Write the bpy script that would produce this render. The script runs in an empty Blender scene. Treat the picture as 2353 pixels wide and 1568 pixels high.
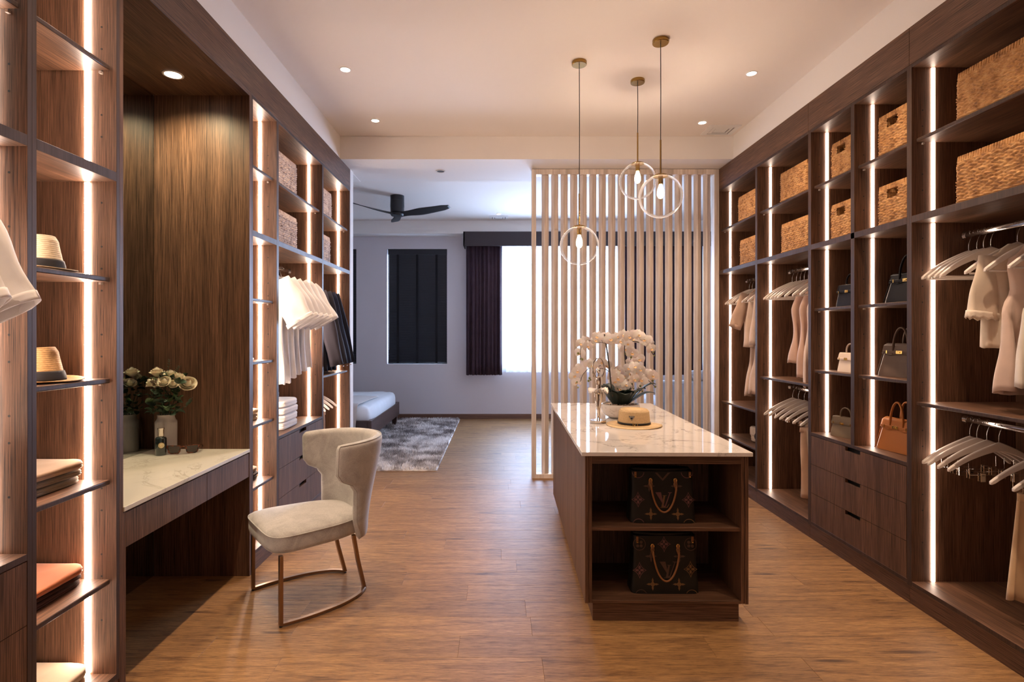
import bpy, bmesh, math, random
import numpy as np
from mathutils import Vector, Matrix
R = math.radians
PI = math.pi
random.seed(7)
rng = np.random.default_rng(7)
S = bpy.context.scene
COL = S.collection

# ------------------------------------------------------------------ camera, world, exposure
CAM_H = 1.524
cam = bpy.data.objects.new('camera', bpy.data.cameras.new('camera'))
COL.objects.link(cam)
cam.location = (0, 0, CAM_H)
cam.rotation_euler = (R(90), 0, 0)
cam.data.sensor_width = 36
cam.data.lens = 1240 * 36 / 2353
cam.data.shift_x = 30.5 / 2353
cam.data.shift_y = -17 / 2353
cam.data.clip_start = 0.05
S.camera = cam
S.view_settings.view_transform = 'Standard'
S.view_settings.look = 'None'
S.view_settings.exposure = 0.35
S.view_settings.gamma = 1
S.view_settings.use_curve_mapping = False
w = bpy.data.worlds.new('sky'); S.world = w; w.use_nodes = True
bgn = w.node_tree.nodes['Background']
bgn.inputs[0].default_value = (0.55, 0.74, 1.0, 1)
bgn.inputs[1].default_value = 2.5

WARM = (1.0, 0.72, 0.49)
def area_light(name, loc, rot, sx, sy, power, col):
    d = bpy.data.lights.new(name, 'AREA'); d.shape = 'RECTANGLE'
    d.size = sx; d.size_y = sy; d.energy = power; d.color = col
    o = bpy.data.objects.new(name, d); COL.objects.link(o)
    o.location = loc; o.rotation_euler = rot
    return o
def spot_light(name, loc, power, col, angle=110, blend=0.6, rad=0.04, parent=None):
    d = bpy.data.lights.new(name, 'SPOT'); d.energy = power; d.color = col
    d.spot_size = R(angle); d.spot_blend = blend; d.shadow_soft_size = rad
    o = bpy.data.objects.new(name, d); COL.objects.link(o)
    if parent: o.parent = parent
    o.location = loc
    return o
# daylight through the sheer-curtained window and through the side windows of the bedroom
area_light('daylight', (1.05, 10.35, 2.2), (R(-80), 0, 0), 4.6, 2.6, 1100, (0.62, 0.73, 1.0))

# ------------------------------------------------------------------ helpers
class G:
    """collects geometry, links it as ONE mesh object"""
    def __init__(s): s.v = []; s.f = []; s.m = []
    def add(s, vs, fs, mi=0):
        b = len(s.v); s.v.extend([tuple(p) for p in vs])
        for f in fs: s.f.append(tuple(b + i for i in f)); s.m.append(mi)
        return s
    def box(s, x0, x1, y0, y1, z0, z1, mi=0):
        vs = [(x, y, z) for z in (z0, z1) for y in (y0, y1) for x in (x0, x1)]
        return s.add(vs, [(0, 2, 3, 1), (4, 5, 7, 6), (0, 1, 5, 4), (2, 6, 7, 3), (0, 4, 6, 2), (1, 3, 7, 5)], mi)
    def hexa(s, p, mi=0):
        return s.add(p, [(0, 3, 2, 1), (4, 5, 6, 7), (0, 1, 5, 4), (1, 2, 6, 5), (2, 3, 7, 6), (3, 0, 4, 7)], mi)
    def tube(s, path, r, seg=8, caps=True, mi=0, flat=None, closed=False, up=None):
        P = [Vector(p) for p in path]; n = len(P)
        T = []
        for i in range(n):
            if closed: t = P[(i + 1) % n] - P[i - 1]
            else: t = P[min(i + 1, n - 1)] - P[max(i - 1, 0)]
            T.append(t.normalized())
        u = Vector(up) if up else (Vector((0, 0, 1)) if abs(T[0].z) < 0.9 else Vector((1, 0, 0)))
        vs = []
        for i in range(n):
            u = (u - T[i] * u.dot(T[i]))
            if u.length < 1e-6: u = T[i].orthogonal()
            u.normalize(); b = T[i].cross(u)
            ri = r[i] if isinstance(r, (list, tuple)) else r
            for k in range(seg):
                a = 2 * PI * (k + (0.5 if seg == 4 else 0)) / seg
                ca, sa = math.cos(a), math.sin(a)
                if flat: ca *= flat[0]; sa *= flat[1]
                vs.append(P[i] + (u * ca + b * sa) * ri)
        fs = []
        for i in range(n if closed else n - 1):
            j = (i + 1) % n
            for k in range(seg):
                l = (k + 1) % seg
                fs.append((i * seg + k, i * seg + l, j * seg + l, j * seg + k))
        if caps and not closed:
            fs.append(tuple(range(seg))[::-1]); fs.append(tuple((n - 1) * seg + k for k in range(seg)))
        return s.add(vs, fs, mi)
    def lathe(s, prof, c=(0, 0, 0), seg=32, mi=0, caps=False, sx=1, sy=1):
        vs = []; n = len(prof)
        for r, z in prof:
            for k in range(seg):
                a = 2 * PI * k / seg
                vs.append((c[0] + r * math.cos(a) * sx, c[1] + r * math.sin(a) * sy, c[2] + z))
        fs = [(i * seg + k, i * seg + (k + 1) % seg, (i + 1) * seg + (k + 1) % seg, (i + 1) * seg + k)
              for i in range(n - 1) for k in range(seg)]
        if caps: fs += [tuple(range(seg))[::-1], tuple((n - 1) * seg + k for k in range(seg))]
        return s.add(vs, fs, mi)
    def grid(s, fn, nu, nv, mi=0, wrap=False):
        vs = [fn(i / (nu if wrap else nu - 1), j / (nv - 1)) for j in range(nv) for i in range(nu)]
        fs = []
        for j in range(nv - 1):
            for i in range(nu if wrap else nu - 1):
                k = (i + 1) % nu
                fs.append((j * nu + i, j * nu + k, (j + 1) * nu + k, (j + 1) * nu + i))
        return s.add(vs, fs, mi)
    def prism(s, pts, fn, d, mi=0):
        """pts 2D outline; fn(u, v, w) maps to 3D; extruded w = 0..d"""
        n = len(pts)
        vs = [fn(p[0], p[1], 0) for p in pts] + [fn(p[0], p[1], d) for p in pts]
        fs = [tuple(range(n))[::-1], tuple(range(n, 2 * n))] + [(i, (i + 1) % n, n + (i + 1) % n, n + i) for i in range(n)]
        return s.add(vs, fs, mi)
    def ball(s, c, r, seg=12, mi=0, sc=(1, 1, 1)):
        h = max(5, seg // 2)
        pr = [(max(1e-4, r * math.sin(PI * i / h)), -r * math.cos(PI * i / h)) for i in range(h + 1)]
        b = len(s.v)
        s.lathe(pr, (0, 0, 0), seg, mi)
        for i in range(b, len(s.v)):
            v = s.v[i]; s.v[i] = (c[0] + v[0] * sc[0], c[1] + v[1] * sc[1], c[2] + v[2] * sc[2])
        return s
    def xf(s, M, a=0):
        for i in range(a, len(s.v)): s.v[i] = tuple(M @ Vector(s.v[i]))
        return s
    def build(s, name, mats, parent=None, loc=None, world=False, smooth=None, bevel=0, bseg=1, weld=False, subd=0, solid=0, kind=None, label=None, rot=None):
        me = bpy.data.meshes.new(name)
        V = s.v
        if world and parent is not None:
            o0 = parent_world(parent); V = [(x - o0[0], y - o0[1], z - o0[2]) for x, y, z in V]
        elif world and loc is not None:
            V = [(x - loc[0], y - loc[1], z - loc[2]) for x, y, z in V]
        me.from_pydata(V, [], s.f)
        if not isinstance(mats, (list, tuple)): mats = [mats]
        for m in mats: me.materials.append(m)
        if len(mats) > 1: me.polygons.foreach_set('material_index', s.m)
        bm = bmesh.new(); bm.from_mesh(me)
        if weld: bmesh.ops.remove_doubles(bm, verts=bm.verts, dist=1e-4)
        if len(s.f) < 60000: bmesh.ops.recalc_face_normals(bm, faces=bm.faces)
        bm.to_mesh(me); bm.free()
        if smooth is not None:
            me.polygons.foreach_set('use_smooth', [True] * len(me.polygons))
            if smooth < 180: me.set_sharp_from_angle(angle=R(smooth))
        o = bpy.data.objects.new(name, me); COL.objects.link(o)
        if parent: o.parent = parent
        if loc is not None: o.location = loc
        if rot is not None: o.rotation_euler = rot
        if bevel:
            b = o.modifiers.new('b', 'BEVEL'); b.width = bevel; b.segments = bseg; b.limit_method = 'ANGLE'; b.angle_limit = R(40)
            if smooth is None and bseg > 1:
                me.polygons.foreach_set('use_smooth', [True] * len(me.polygons)); me.set_sharp_from_angle(angle=R(35))
                b.harden_normals = False
        if subd:
            m = o.modifiers.new('s', 'SUBSURF'); m.levels = subd; m.render_levels = subd
        if solid:
            m = o.modifiers.new('t', 'SOLIDIFY'); m.thickness = solid; m.offset = 0
        if kind: o['kind'] = kind
        if label: o['label'] = label
        return o
def parent_world(p):
    l = Vector(p.location)
    while p.parent: p = p.parent; l += Vector(p.location)
    return l
def thing(name, label, cat, loc=(0, 0, 0), rotz=0, group=None):
    o = bpy.data.objects.new(name, None); COL.objects.link(o)
    o.empty_display_size = 0.05
    o.location = loc; o.rotation_euler = (0, 0, rotz)
    o['label'] = label; o['category'] = cat
    if group: o['group'] = group
    return o
def tag(o, label, cat, group=None):
    o['label'] = label; o['category'] = cat
    if group: o['group'] = group
    return o
def struct(name, g, m, **k):
    o = g.build(name, m, **k); o['kind'] = 'structure'; return o
def dup(root, loc=None, rotz=None, label=None, group=None):
    r = root.copy(); COL.objects.link(r)
    if loc is not None: r.location = loc
    if rotz is not None: r.rotation_euler = (0, 0, rotz)
    if label: r['label'] = label
    if group: r['group'] = group
    for ch in list(root.children):
        c = ch.copy(); COL.objects.link(c); c.parent = r
        for q in list(ch.children):
            d = q.copy(); COL.objects.link(d); d.parent = c
    return r
def lerp(a, b, t): return a + (b - a) * t
def sstep(a, b, x):
    t = min(1, max(0, (x - a) / (b - a))); return t * t * (3 - 2 * t)
def interp(x, tab):
    for i in range(len(tab) - 1):
        if x <= tab[i + 1][0]:
            t = (x - tab[i][0]) / (tab[i + 1][0] - tab[i][0]); t = t * t * (3 - 2 * t)
            return lerp(tab[i][1], tab[i + 1][1], t)
    return tab[-1][1]
def smoothpath(pts, n=6):
    """Catmull-Rom"""
    P = [Vector(p) for p in pts]; out = []
    for i in range(len(P) - 1):
        a = P[max(0, i - 1)]; b = P[i]; c = P[i + 1]; d = P[min(len(P) - 1, i + 2)]
        for k in range(n):
            t = k / n
            out.append(0.5 * ((2 * b) + (c - a) * t + (2 * a - 5 * b + 4 * c - d) * t * t + (-a + 3 * b - 3 * c + d) * t ** 3))
    out.append(P[-1]); return out

# ------------------------------------------------------------------ materials
def mat(name, col, rough=0.5, metal=0.0, **k):
    m = bpy.data.materials.new(name); m.use_nodes = True
    p = m.node_tree.nodes['Principled BSDF']
    p.inputs['Base Color'].default_value = (*col, 1)
    p.inputs['Roughness'].default_value = rough
    p.inputs['Metallic'].default_value = metal
    for key, val in k.items():
        p.inputs[key.replace('_', ' ')].default_value = val
    return m
class N:
    def __init__(s, m): s.t = m.node_tree; s.p = s.t.nodes.get('Principled BSDF')
    def n(s, typ, **k):
        x = s.t.nodes.new(typ)
        for a, b in k.items():
            if a.startswith('i_'): x.inputs[a[2:].replace('_', ' ')].default_value = b
            else: setattr(x, a, b)
        return x
    def l(s, a, b): s.t.links.new(a, b)
    def coords(s, kind='Object', scale=(1, 1, 1), loc=None):
        tc = s.n('ShaderNodeTexCoord'); mp = s.n('ShaderNodeMapping')
        mp.inputs['Scale'].default_value = scale
        s.l(tc.outputs[kind], mp.inputs['Vector'])
        return mp.outputs[0]
    def noise(s, vec, scale=5, detail=4, rough=0.5, dist=0):
        x = s.n('ShaderNodeTexNoise'); x.inputs['Scale'].default_value = scale; x.inputs['Detail'].default_value = detail
        x.inputs['Roughness'].default_value = rough; x.inputs['Distortion'].default_value = dist
        if vec is not None: s.l(vec, x.inputs['Vector'])
        return x.outputs['Fac']
    def ramp(s, fac, stops):
        x = s.n('ShaderNodeValToRGB'); e = x.color_ramp.elements
        while len(e) < len(stops): e.new(0.5)
        for i, (p, c) in enumerate(stops): e[i].position = p; e[i].color = (*c, 1)
        s.l(fac, x.inputs[0]); return x.outputs[0]
    def mix(s, fac, a, b, typ='MIX'):
        x = s.n('ShaderNodeMix'); x.data_type = 'RGBA'; x.blend_type = typ
        for i, v in ((0, fac), (6, a), (7, b)):
            if hasattr(v, 'links') or hasattr(v, 'is_linked'): s.l(v, x.inputs[i])
            elif i == 0: x.inputs[0].default_value = v
            else: x.inputs[i].default_value = (*v, 1)
        return x.outputs[2]
    def math(s, op, a, b=None):
        x = s.n('ShaderNodeMath'); x.operation = op
        for i, v in ((0, a), (1, b)):
            if v is None: continue
            if hasattr(v, 'is_linked'): s.l(v, x.inputs[i])
            else: x.inputs[i].default_value = v
        return x.outputs[0]
    def bump(s, h, strength=0.3, dist=0.002):
        b = s.n('ShaderNodeBump'); b.inputs['Strength'].default_value = strength; b.inputs['Distance'].default_value = dist
        s.l(h, b.inputs['Height']); s.l(b.outputs[0], s.p.inputs['Normal'])
def wood(name, dark, light, axis='z', fine=190, rough=0.46, tint=None):
    m = mat(name, light, rough); a = N(m)
    sc = {'x': (3, fine, fine), 'y': (fine, 3, fine), 'z': (fine, fine, 3)}[axis]
    sb = {'x': (0.5, 14, 14), 'y': (14, 0.5, 14), 'z': (14, 14, 0.5)}[axis]
    f = a.noise(a.coords('Object', sc), 1.6, 5, 0.65)
    g = a.noise(a.coords('Object', sb), 1.0, 3, 0.5, 0.6)
    c1 = a.ramp(f, [(0.36, dark), (0.64, light)]); a.p.inputs['Specular IOR Level'].default_value = 0.35
    k = a.ramp(g, [(0.3, (0.66, 0.64, 0.62)), (0.7, (1.15, 1.15, 1.15))])
    a.l(a.mix(1.0, c1, k, 'MULTIPLY'), a.p.inputs['Base Color'])
    a.bump(f, 0.12, 0.001)
    return m
WD, WL = (0.046, 0.021, 0.012), (0.215, 0.108, 0.062)
wood_v = wood('walnut_upright_grain', WD, WL, 'z')
wood_y = wood('walnut_lengthwise_grain', WD, WL, 'y')
wood_x = wood('walnut_cross_grain', WD, WL, 'x')
wood_edge = wood('walnut_edge_banding', (0.060, 0.037, 0.032), (0.085, 0.055, 0.047), 'z', rough=0.45)
wood_edge_r = wood('walnut_edge_banding_warm_lit', (0.040, 0.021, 0.014), (0.080, 0.043, 0.029), 'z', rough=0.5)  # right-hand copy of the banding, with warm light put into its brown
oak = wood('whitewashed_ash', (0.76, 0.65, 0.57), (0.90, 0.82, 0.75), 'z', fine=40, rough=0.5)
bedwood = wood('dark_bed_timber', (0.045, 0.022, 0.018), (0.10, 0.055, 0.045), 'y', rough=0.4)
white_wall = mat('white_emulsion', (0.84, 0.80, 0.77), 0.75)
a = N(white_wall); a.bump(a.noise(a.coords('Object', (1, 1, 1)), 60, 3), 0.04, 0.001)
ceil_m = mat('ceiling_paint', (0.86, 0.795, 0.745), 0.85)
grey_wall = mat('grey_emulsion', (0.66, 0.62, 0.65), 0.8)
black_m = mat('black_gap', (0.01, 0.009, 0.009), 0.6)
chrome = mat('chrome', (0.80, 0.79, 0.78), 0.12, 1.0)
steel = mat('brushed_metal_hook', (0.62, 0.60, 0.58), 0.25, 1.0)
brass = mat('aged_brass', (0.40, 0.25, 0.075), 0.24, 1.0)
gold = mat('gold_hardware', (0.95, 0.66, 0.22), 0.22, 1.0)
bronze = mat('antique_bronze', (0.30, 0.20, 0.135), 0.33, 1.0)
hangwood = mat('white_hanger_paint', (0.74, 0.66, 0.60), 0.35)
led_m = mat('led_diffuser', (1, 1, 1), 0.4)
a = N(led_m); a.p.inputs['Emission Color'].default_value = (1.0, 0.78, 0.63, 1); a.p.inputs['Emission Strength'].default_value = 54
led_r = mat('led_diffuser_dimmed', (1, 1, 1), 0.4)
a = N(led_r); a.p.inputs['Emission Color'].default_value = (1.0, 0.76, 0.60, 1); a.p.inputs['Emission Strength'].default_value = 14
bulb_m = mat('lit_bulb', (1, 1, 1), 0.4)
a = N(bulb_m); a.p.inputs['Emission Color'].default_value = (1.0, 0.72, 0.42, 1); a.p.inputs['Emission Strength'].default_value = 14
lamp_m = mat('lit_downlight', (1, 1, 1), 0.4)
a = N(lamp_m); a.p.inputs['Emission Color'].default_value = (1.0, 0.88, 0.74, 1); a.p.inputs['Emission Strength'].default_value = 12
def glassy(name, tint, fr=0.28, gl=1.0, rough=0.0, haze=0.0):
    m = bpy.data.materials.new(name); m.use_nodes = True; t = m.node_tree; t.nodes.clear()
    o = t.nodes.new('ShaderNodeOutputMaterial'); mx = t.nodes.new('ShaderNodeMixShader')
    tr = t.nodes.new('ShaderNodeBsdfTransparent'); g = t.nodes.new('ShaderNodeBsdfGlossy'); f = t.nodes.new('ShaderNodeLayerWeight')
    tr.inputs[0].default_value = (*tint, 1); g.inputs['Roughness'].default_value = rough; f.inputs[0].default_value = fr
    mu = t.nodes.new('ShaderNodeMath'); mu.operation = 'MULTIPLY'; mu.inputs[1].default_value = gl
    t.links.new(f.outputs['Fresnel'], mu.inputs[0])
    src = g.outputs[0]
    if haze:
        d = t.nodes.new('ShaderNodeBsdfTranslucent'); d.inputs[0].default_value = (1, 1, 1, 1); m2 = t.nodes.new('ShaderNodeMixShader'); m2.inputs[0].default_value = haze
        t.links.new(src, m2.inputs[1]); t.links.new(d.outputs[0], m2.inputs[2]); src = m2.outputs[0]
    t.links.new(mu.outputs[0], mx.inputs[0]); t.links.new(tr.outputs[0], mx.inputs[1]); t.links.new(src, mx.inputs[2])
    t.links.new(mx.outputs[0], o.inputs[0]); return m
glass_m = glassy('clear_glass', (0.985, 0.98, 0.97), fr=0.11, gl=0.8, haze=0.3)
pane_m = glassy('window_glass', (0.93, 0.97, 1.0), gl=0.4)
mirror_m = mat('tinted_mirror', (0.50, 0.52, 0.52), 0.015, 1.0)
def cloth(name, col, rough=0.9, sc=350, var=0.12, trans=0, sheen=0.3):
    m = mat(name, col, rough); a = N(m)
    v = a.coords('Object', (1, 1, 1))
    big = a.ramp(a.noise(v, 6, 3), [(0.3, tuple(c * (1 - var) for c in col)), (0.7, tuple(min(1, c * (1 + var)) for c in col))])
    a.l(big, a.p.inputs['Base Color'])
    a.bump(a.noise(v, sc, 2), 0.25, 0.001)
    a.p.inputs['Sheen Weight'].default_value = sheen if max(col) > 0.08 else 0.0
    if max(col) < 0.08: a.p.inputs['Specular IOR Level'].default_value = 0.2
    if trans: a.p.inputs['Subsurface Weight'].default_value = 0.0
    return m
upholst = mat('taupe_velvet', (0.43, 0.35, 0.275), 0.85); a = N(upholst)
v = a.coords('Object'); n1 = a.noise(v, 7, 4, 0.6, 1.5); n2 = a.noise(a.coords('Object', (1, 1, 4)), 130, 3)
c = a.ramp(n1, [(0.3, (0.31, 0.282, 0.258)), (0.7, (0.46, 0.425, 0.39))])
c2 = a.ramp(n2, [(0.3, (0.82, 0.82, 0.82)), (0.7, (1.1, 1.1, 1.1))])
a.l(a.mix(1, c, c2, 'MULTIPLY'), a.p.inputs['Base Color']); a.p.inputs['Sheen Weight'].default_value = 0.6; a.bump(n2, 0.2, 0.001)
# marble
def marble(name, base, vein, rough=0.06, sc=1.0, amt=0.55):
    m = mat(name, base, rough); a = N(m); v = a.coords('Object', (sc, sc, sc))
    w1 = a.noise(v, 1.3, 8, 0.62, 1.1)
    d = a.math('ABSOLUTE', a.math('SUBTRACT', w1, 0.5))
    vein1 = a.ramp(d, [(0.0, (1, 1, 1)), (0.016, (0, 0, 0))])
    w2 = a.noise(a.coords('Object', (sc * 0.7, sc * 0.7, sc)), 3.1, 6, 0.6, 0.8)
    d2 = a.math('ABSOLUTE', a.math('SUBTRACT', w2, 0.47))
    vein2 = a.ramp(d2, [(0.0, (0.35, 0.35, 0.35)), (0.012, (0, 0, 0))])
    patch = a.ramp(a.noise(v, 2.2, 2), [(0.42, (0, 0, 0)), (0.62, (amt, amt, amt))])
    vv = a.mix(1, a.mix(1, vein1, vein2, 'ADD'), patch, 'MULTIPLY')
    base_c = a.mix(0.25, base, a.ramp(a.noise(v, 2.6, 3), [(0.35, tuple(c * 0.8 for c in base)), (0.65, base)]))
    a.l(a.mix(vv, base_c, vein), a.p.inputs['Base Color'])
    return m
marble_m = marble('white_marble', (0.80, 0.745, 0.70), (0.25, 0.22, 0.20), 0.05, 1.6, 0.9)
stone_v = marble('vanity_stone', (0.66, 0.62, 0.53), (0.30, 0.27, 0.20), 0.10, 1.2, 0.6)
potm = marble('marbled_ceramic', (0.72, 0.66, 0.62), (0.25, 0.20, 0.18), 0.25, 7, 0.8)
# floor planks
def plank_mat():
    m = mat('oak_look_plank', (0.3, 0.16, 0.08), 0.36); a = N(m)
    g = a.n('ShaderNodeNewGeometry'); oi = a.n('ShaderNodeObjectInfo')
    rnd = a.math('ADD', oi.outputs['Random'], g.outputs['Random Per Island'])
    off = a.n('ShaderNodeCombineXYZ'); a.l(a.math('MULTIPLY', rnd, 37.0), off.inputs[0]); a.l(a.math('MULTIPLY', rnd, 61.0), off.inputs[1])
    ad = a.n('ShaderNodeVectorMath'); ad.operation = 'ADD'; a.l(g.outputs['Position'], ad.inputs[0]); a.l(off.outputs[0], ad.inputs[1])
    def mp(sc):
        q = a.n('ShaderNodeMapping'); q.inputs['Scale'].default_value = sc; a.l(ad.outputs[0], q.inputs[0]); return q.outputs[0]
    fine = a.noise(mp((9.0, 150, 1)), 1.4, 6, 0.72, 0.3)
    mid = a.noise(mp((2.0, 24, 1)), 1.3, 7, 0.68, 0.8)
    c = a.ramp(mid, [(0.27, (0.100, 0.046, 0.018)), (0.43, (0.235, 0.118, 0.044)), (0.58, (0.325, 0.172, 0.064)), (0.85, (0.41, 0.235, 0.095))])
    c = a.mix(1, c, a.ramp(fine, [(0.34, (0.45, 0.42, 0.40)), (0.56, (1.12, 1.12, 1.12))]), 'MULTIPLY')
    # knots
    vo = a.n('ShaderNodeTexVoronoi'); vo.inputs['Scale'].default_value = 1.0; a.l(mp((1.5, 10, 1)), vo.inputs['Vector'])
    kn = a.ramp(a.math('ADD', vo.outputs['Distance'], a.math('MULTIPLY', a.noise(mp((8, 40, 1)), 1, 3), 0.22)), [(0.17, (0.20, 0.14, 0.11)), (0.30, (1, 1, 1))])
    c = a.mix(0.85, c, kn, 'MULTIPLY')
    tone = a.ramp(a.math('FRACT', a.math('MULTIPLY', rnd, 7.13)), [(0, (0.86, 0.84, 0.82)), (1, (1.10, 1.10, 1.10))])
    a.l(a.mix(1, c, tone, 'MULTIPLY'), a.p.inputs['Base Color'])
    a.l(a.ramp(fine, [(0.2, (0.60, 0.60, 0.60)), (0.8, (0.42, 0.42, 0.42))]), a.p.inputs['Roughness'])
    a.bump(fine, 0.22, 0.0015)
    return m
plank_m = plank_mat()
# ------------------------------------------------------------------ structure
FX0, FX1 = -4.3, 4.8        # bedroom side walls
XL, XR = -1.565, 2.32       # cabinet fronts
BL, BR = -2.185, 2.945      # walls behind the cabinets
ZT, ZC, ZB = 3.255, 3.49, 3.26
YEND = 5.68
YW = 9.665
g = G().box(FX0 - 0.2, FX1 + 0.2, -1.8, YW + 0.3, -0.12, -0.012)
floor = struct('floor', g, mat('floor_screed', (0.10, 0.055, 0.03), 0.8))
PWD, PLN = 0.182, 1.22
pm = None
row = 0; y = 0.9
while y < 6.0:
    x = -2.2 - random.uniform(0, 1.0)
    while x < 2.6:
        if pm is None:
            q = G().box(0, PLN - 0.0006, 0, PWD - 0.0006, -0.012, 0)
            o = q.build('plank', plank_m, floor, loc=(x, y, 0), bevel=0.0007); pm = o
        else:
            o = pm.copy(); COL.objects.link(o); o.parent = floor; o.location = (x, y, 0)
        x += PLN
    y += PWD
yfar = y
g = G()
while y < YW:
    x = FX0 - random.uniform(0, 1.0)
    while x < FX1:
        g.box(x, x + PLN - 0.0006, y, min(y + PWD, YW) - 0.0012, -0.012, 0); x += PLN
    y += PWD
for (a0, a1, b0, b1) in ((FX0, -2.2, 5.8, yfar),):
    g.box(a0, a1, b0, b1, -0.012, 0)
y = -1.8
while y < 0.9:
    x = -3.2 + random.uniform(0, 1)
    while x < 3.2: g.box(x, x + PLN - 0.0006, y, min(y + PWD, 0.9) - 0.0012, -0.012, 0); x += PLN
    y += PWD
g.build('plank', plank_m, floor, kind='stuff')

struct('ceiling', G().box(FX0 - 0.2, FX1 + 0.2, -2.0, YW + 0.3, ZC, ZC + 0.1), ceil_m)
struct('trim_1', G().box(XL - 0.02, XR + 0.02, 5.368, 6.15, ZB, ZC), white_wall, bevel=0.002)     # beam over the opening
struct('trim_2', G().box(FX0, FX1, 9.36, YW, ZB, ZC), white_wall, bevel=0.002)                   # beam at the window wall
struct('trim_3', G().box(BL, XL - 0.012, -1.8, 6.15, ZT, ZC), white_wall)                        # bulkhead over left cabinets
struct('trim_4', G().box(XR + 0.012, BR, -1.8, 6.15, ZT, ZC), white_wall)                        # bulkhead over right cabinets
struct('wall_left', G().box(BL - 0.1, BL, -1.8, 5.69, 0, ZC), white_wall)
struct('wall_right', G().box(BR, BR + 0.1, -1.8, 5.69, 0, ZC), white_wall)
struct('wall_near', G().box(BL - 0.1, BR + 0.1, -1.9, -1.8, 0, ZC), white_wall)
struct('wall_divider_left', G().box(FX0, XL, 5.69, 5.80, 0, ZC - 0.2).box(FX0, XL - 0.02, 5.69, 5.80, ZC - 0.3, ZC), white_wall, bevel=0.002)
struct('wall_divider_right', G().box(XR, FX1, 5.77, 5.88, 0, ZC), white_wall)
struct('wall_bedroom_left', G().box(FX0 - 0.1, FX0, 5.69, YW + 0.2, 0, ZC), grey_wall)
struct('wall_bedroom_right', G().box(FX1, FX1 + 0.1, 5.69, YW + 0.2, 0, ZC), grey_wall)
# window wall with three openings
wins = [(-3.62, -2.55), (-2.0, -0.925), (-0.1, 3.55)]
g = G(); xs = [FX0] + [v for wn in wins for v in wn] + [FX1]
for i in range(0, len(xs), 2): g.box(xs[i], xs[i + 1], YW, YW + 0.2, 0, ZC)
for (a0, a1) in wins:
    g.box(a0, a1, YW, YW + 0.2, 0, 0.98); g.box(a0, a1, YW, YW + 0.2, 3.04, ZC)
struct('wall_far', g, grey_wall)
struct('baseboard_far', G().box(FX0, FX1, YW - 0.015, YW, 0, 0.085), wood('skirting_timber', (0.13, 0.065, 0.045), (0.24, 0.13, 0.09), 'x'), bevel=0.002)
frame_m = mat('window_frame_white', (0.7, 0.72, 0.75), 0.4)
for i, (a0, a1) in enumerate(wins):
    g = G(); y0, y1 = YW + 0.11, YW + 0.15
    g.box(a0, a0 + 0.05, y0, y1, 0.98, 3.04).box(a1 - 0.05, a1, y0, y1, 0.98, 3.04).box(a0, a1, y0, y1, 0.98, 1.03).box(a0, a1, y0, y1, 2.99, 3.04)
    n = 3 if i == 2 else 1
    for k in range(1, n):
        xm = lerp(a0, a1, k / n); g.box(xm - 0.03, xm + 0.03, y0, y1, 1.03, 2.99)
    wo = struct('window_%d' % (i + 1), g, frame_m)
    for k in range(n):
        G().box(lerp(a0, a1, k / n) + 0.03, lerp(a0, a1, (k + 1) / n) - 0.03, YW + 0.125, YW + 0.13, 1.03, 2.99).build('pane', pane_m, wo)
# wooden slat blinds in the two narrow windows
blind_m = mat('black_stained_slat', (0.013, 0.014, 0.020), 0.45)
tape_m = mat('black_ladder_tape', (0.006, 0.006, 0.009), 0.9)
for i, (a0, a1) in enumerate(wins[:2]):
    lab = ['black wooden slat blind partly hidden behind the left cabinets by the bed', 'closed black wooden slat blind left of the aubergine curtain'][i]
    t = thing('slat_blind', lab, 'blind', (0.5 * (a0 + a1), YW + 0.03, 0.985), 0, 'black slat blinds')
    hw = 0.5 * (a1 - a0) - 0.012
    x0, x1 = -hw + 0.012, hw + 0.008
    G().box(x0 - 0.006, x1, -0.035, 0.025, 1.955, 2.052).build('headrail', blind_m, t, bevel=0.003)
    g = G(); nz = 44
    for k in range(nz):
        z = 0.045 + k * (1.95 / nz)
        g.hexa([(x0, -0.004, z - 0.021), (x1, -0.004, z - 0.021), (x1, 0.0, z - 0.022), (x0, 0.0, z - 0.022),
                (x0, -0.018, z + 0.025), (x1, -0.018, z + 0.025), (x1, -0.014, z + 0.027), (x0, -0.014, z + 0.027)])
    g.build('slat', blind_m, t, kind='stuff')
    G().box(x0, x1, -0.025, 0.01, 0.0, 0.022).build('bottom_rail', blind_m, t, bevel=0.003)
    for fx in (-0.66, 0.0, 0.66):
        G().box(fx * hw - 0.019, fx * hw + 0.019, -0.024, -0.0215, 0.0, 2.0).build('ladder_tape', tape_m, t)
    G().tube([(x0 + 0.01, -0.03, 1.98), (x0 + 0.012, -0.032, 0.25)], 0.003, 6).build('pull_cord', mat('cord_white', (0.5, 0.55, 0.6), 0.6), t)

# curtains and pelmet on the big window
aub = cloth('aubergine_drapery', (0.060, 0.036, 0.050), 0.8, 250, 0.15)
pelm = mat('aubergine_pelmet', (0.038, 0.026, 0.030), 0.7)
YC = 9.50
def curtain(x0, x1, z0, z1, yc, amp, pitch, nz=14, seed=0, noise=0.3):
    rr = random.Random(seed); n = int((x1 - x0) / pitch * 12); ph = [rr.uniform(-0.5, 0.5) for _ in range(200)]
    def f(u, v):
        x = lerp(x0, x1, u); c = (x - x0) / pitch; k = int(c)
        p = lerp(ph[k], ph[k + 1], c - k)
        a = amp * (0.75 + noise * math.sin(c * 1.7 + p)) * (0.7 + 0.3 * v)
        return (x + 0.25 * amp * math.sin(2 * (2 * PI * c + p)), yc + a * math.sin(2 * PI * c + p * (1 + v)), lerp(z1, z0, v) + 0.004 * math.sin(9 * c + p) * v)
    return G().grid(f, n, nz)
t = thing('pelmet', 'long dark pelmet box above the window and its curtains', 'pelmet', (1.6, 9.43, 3.035))
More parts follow.
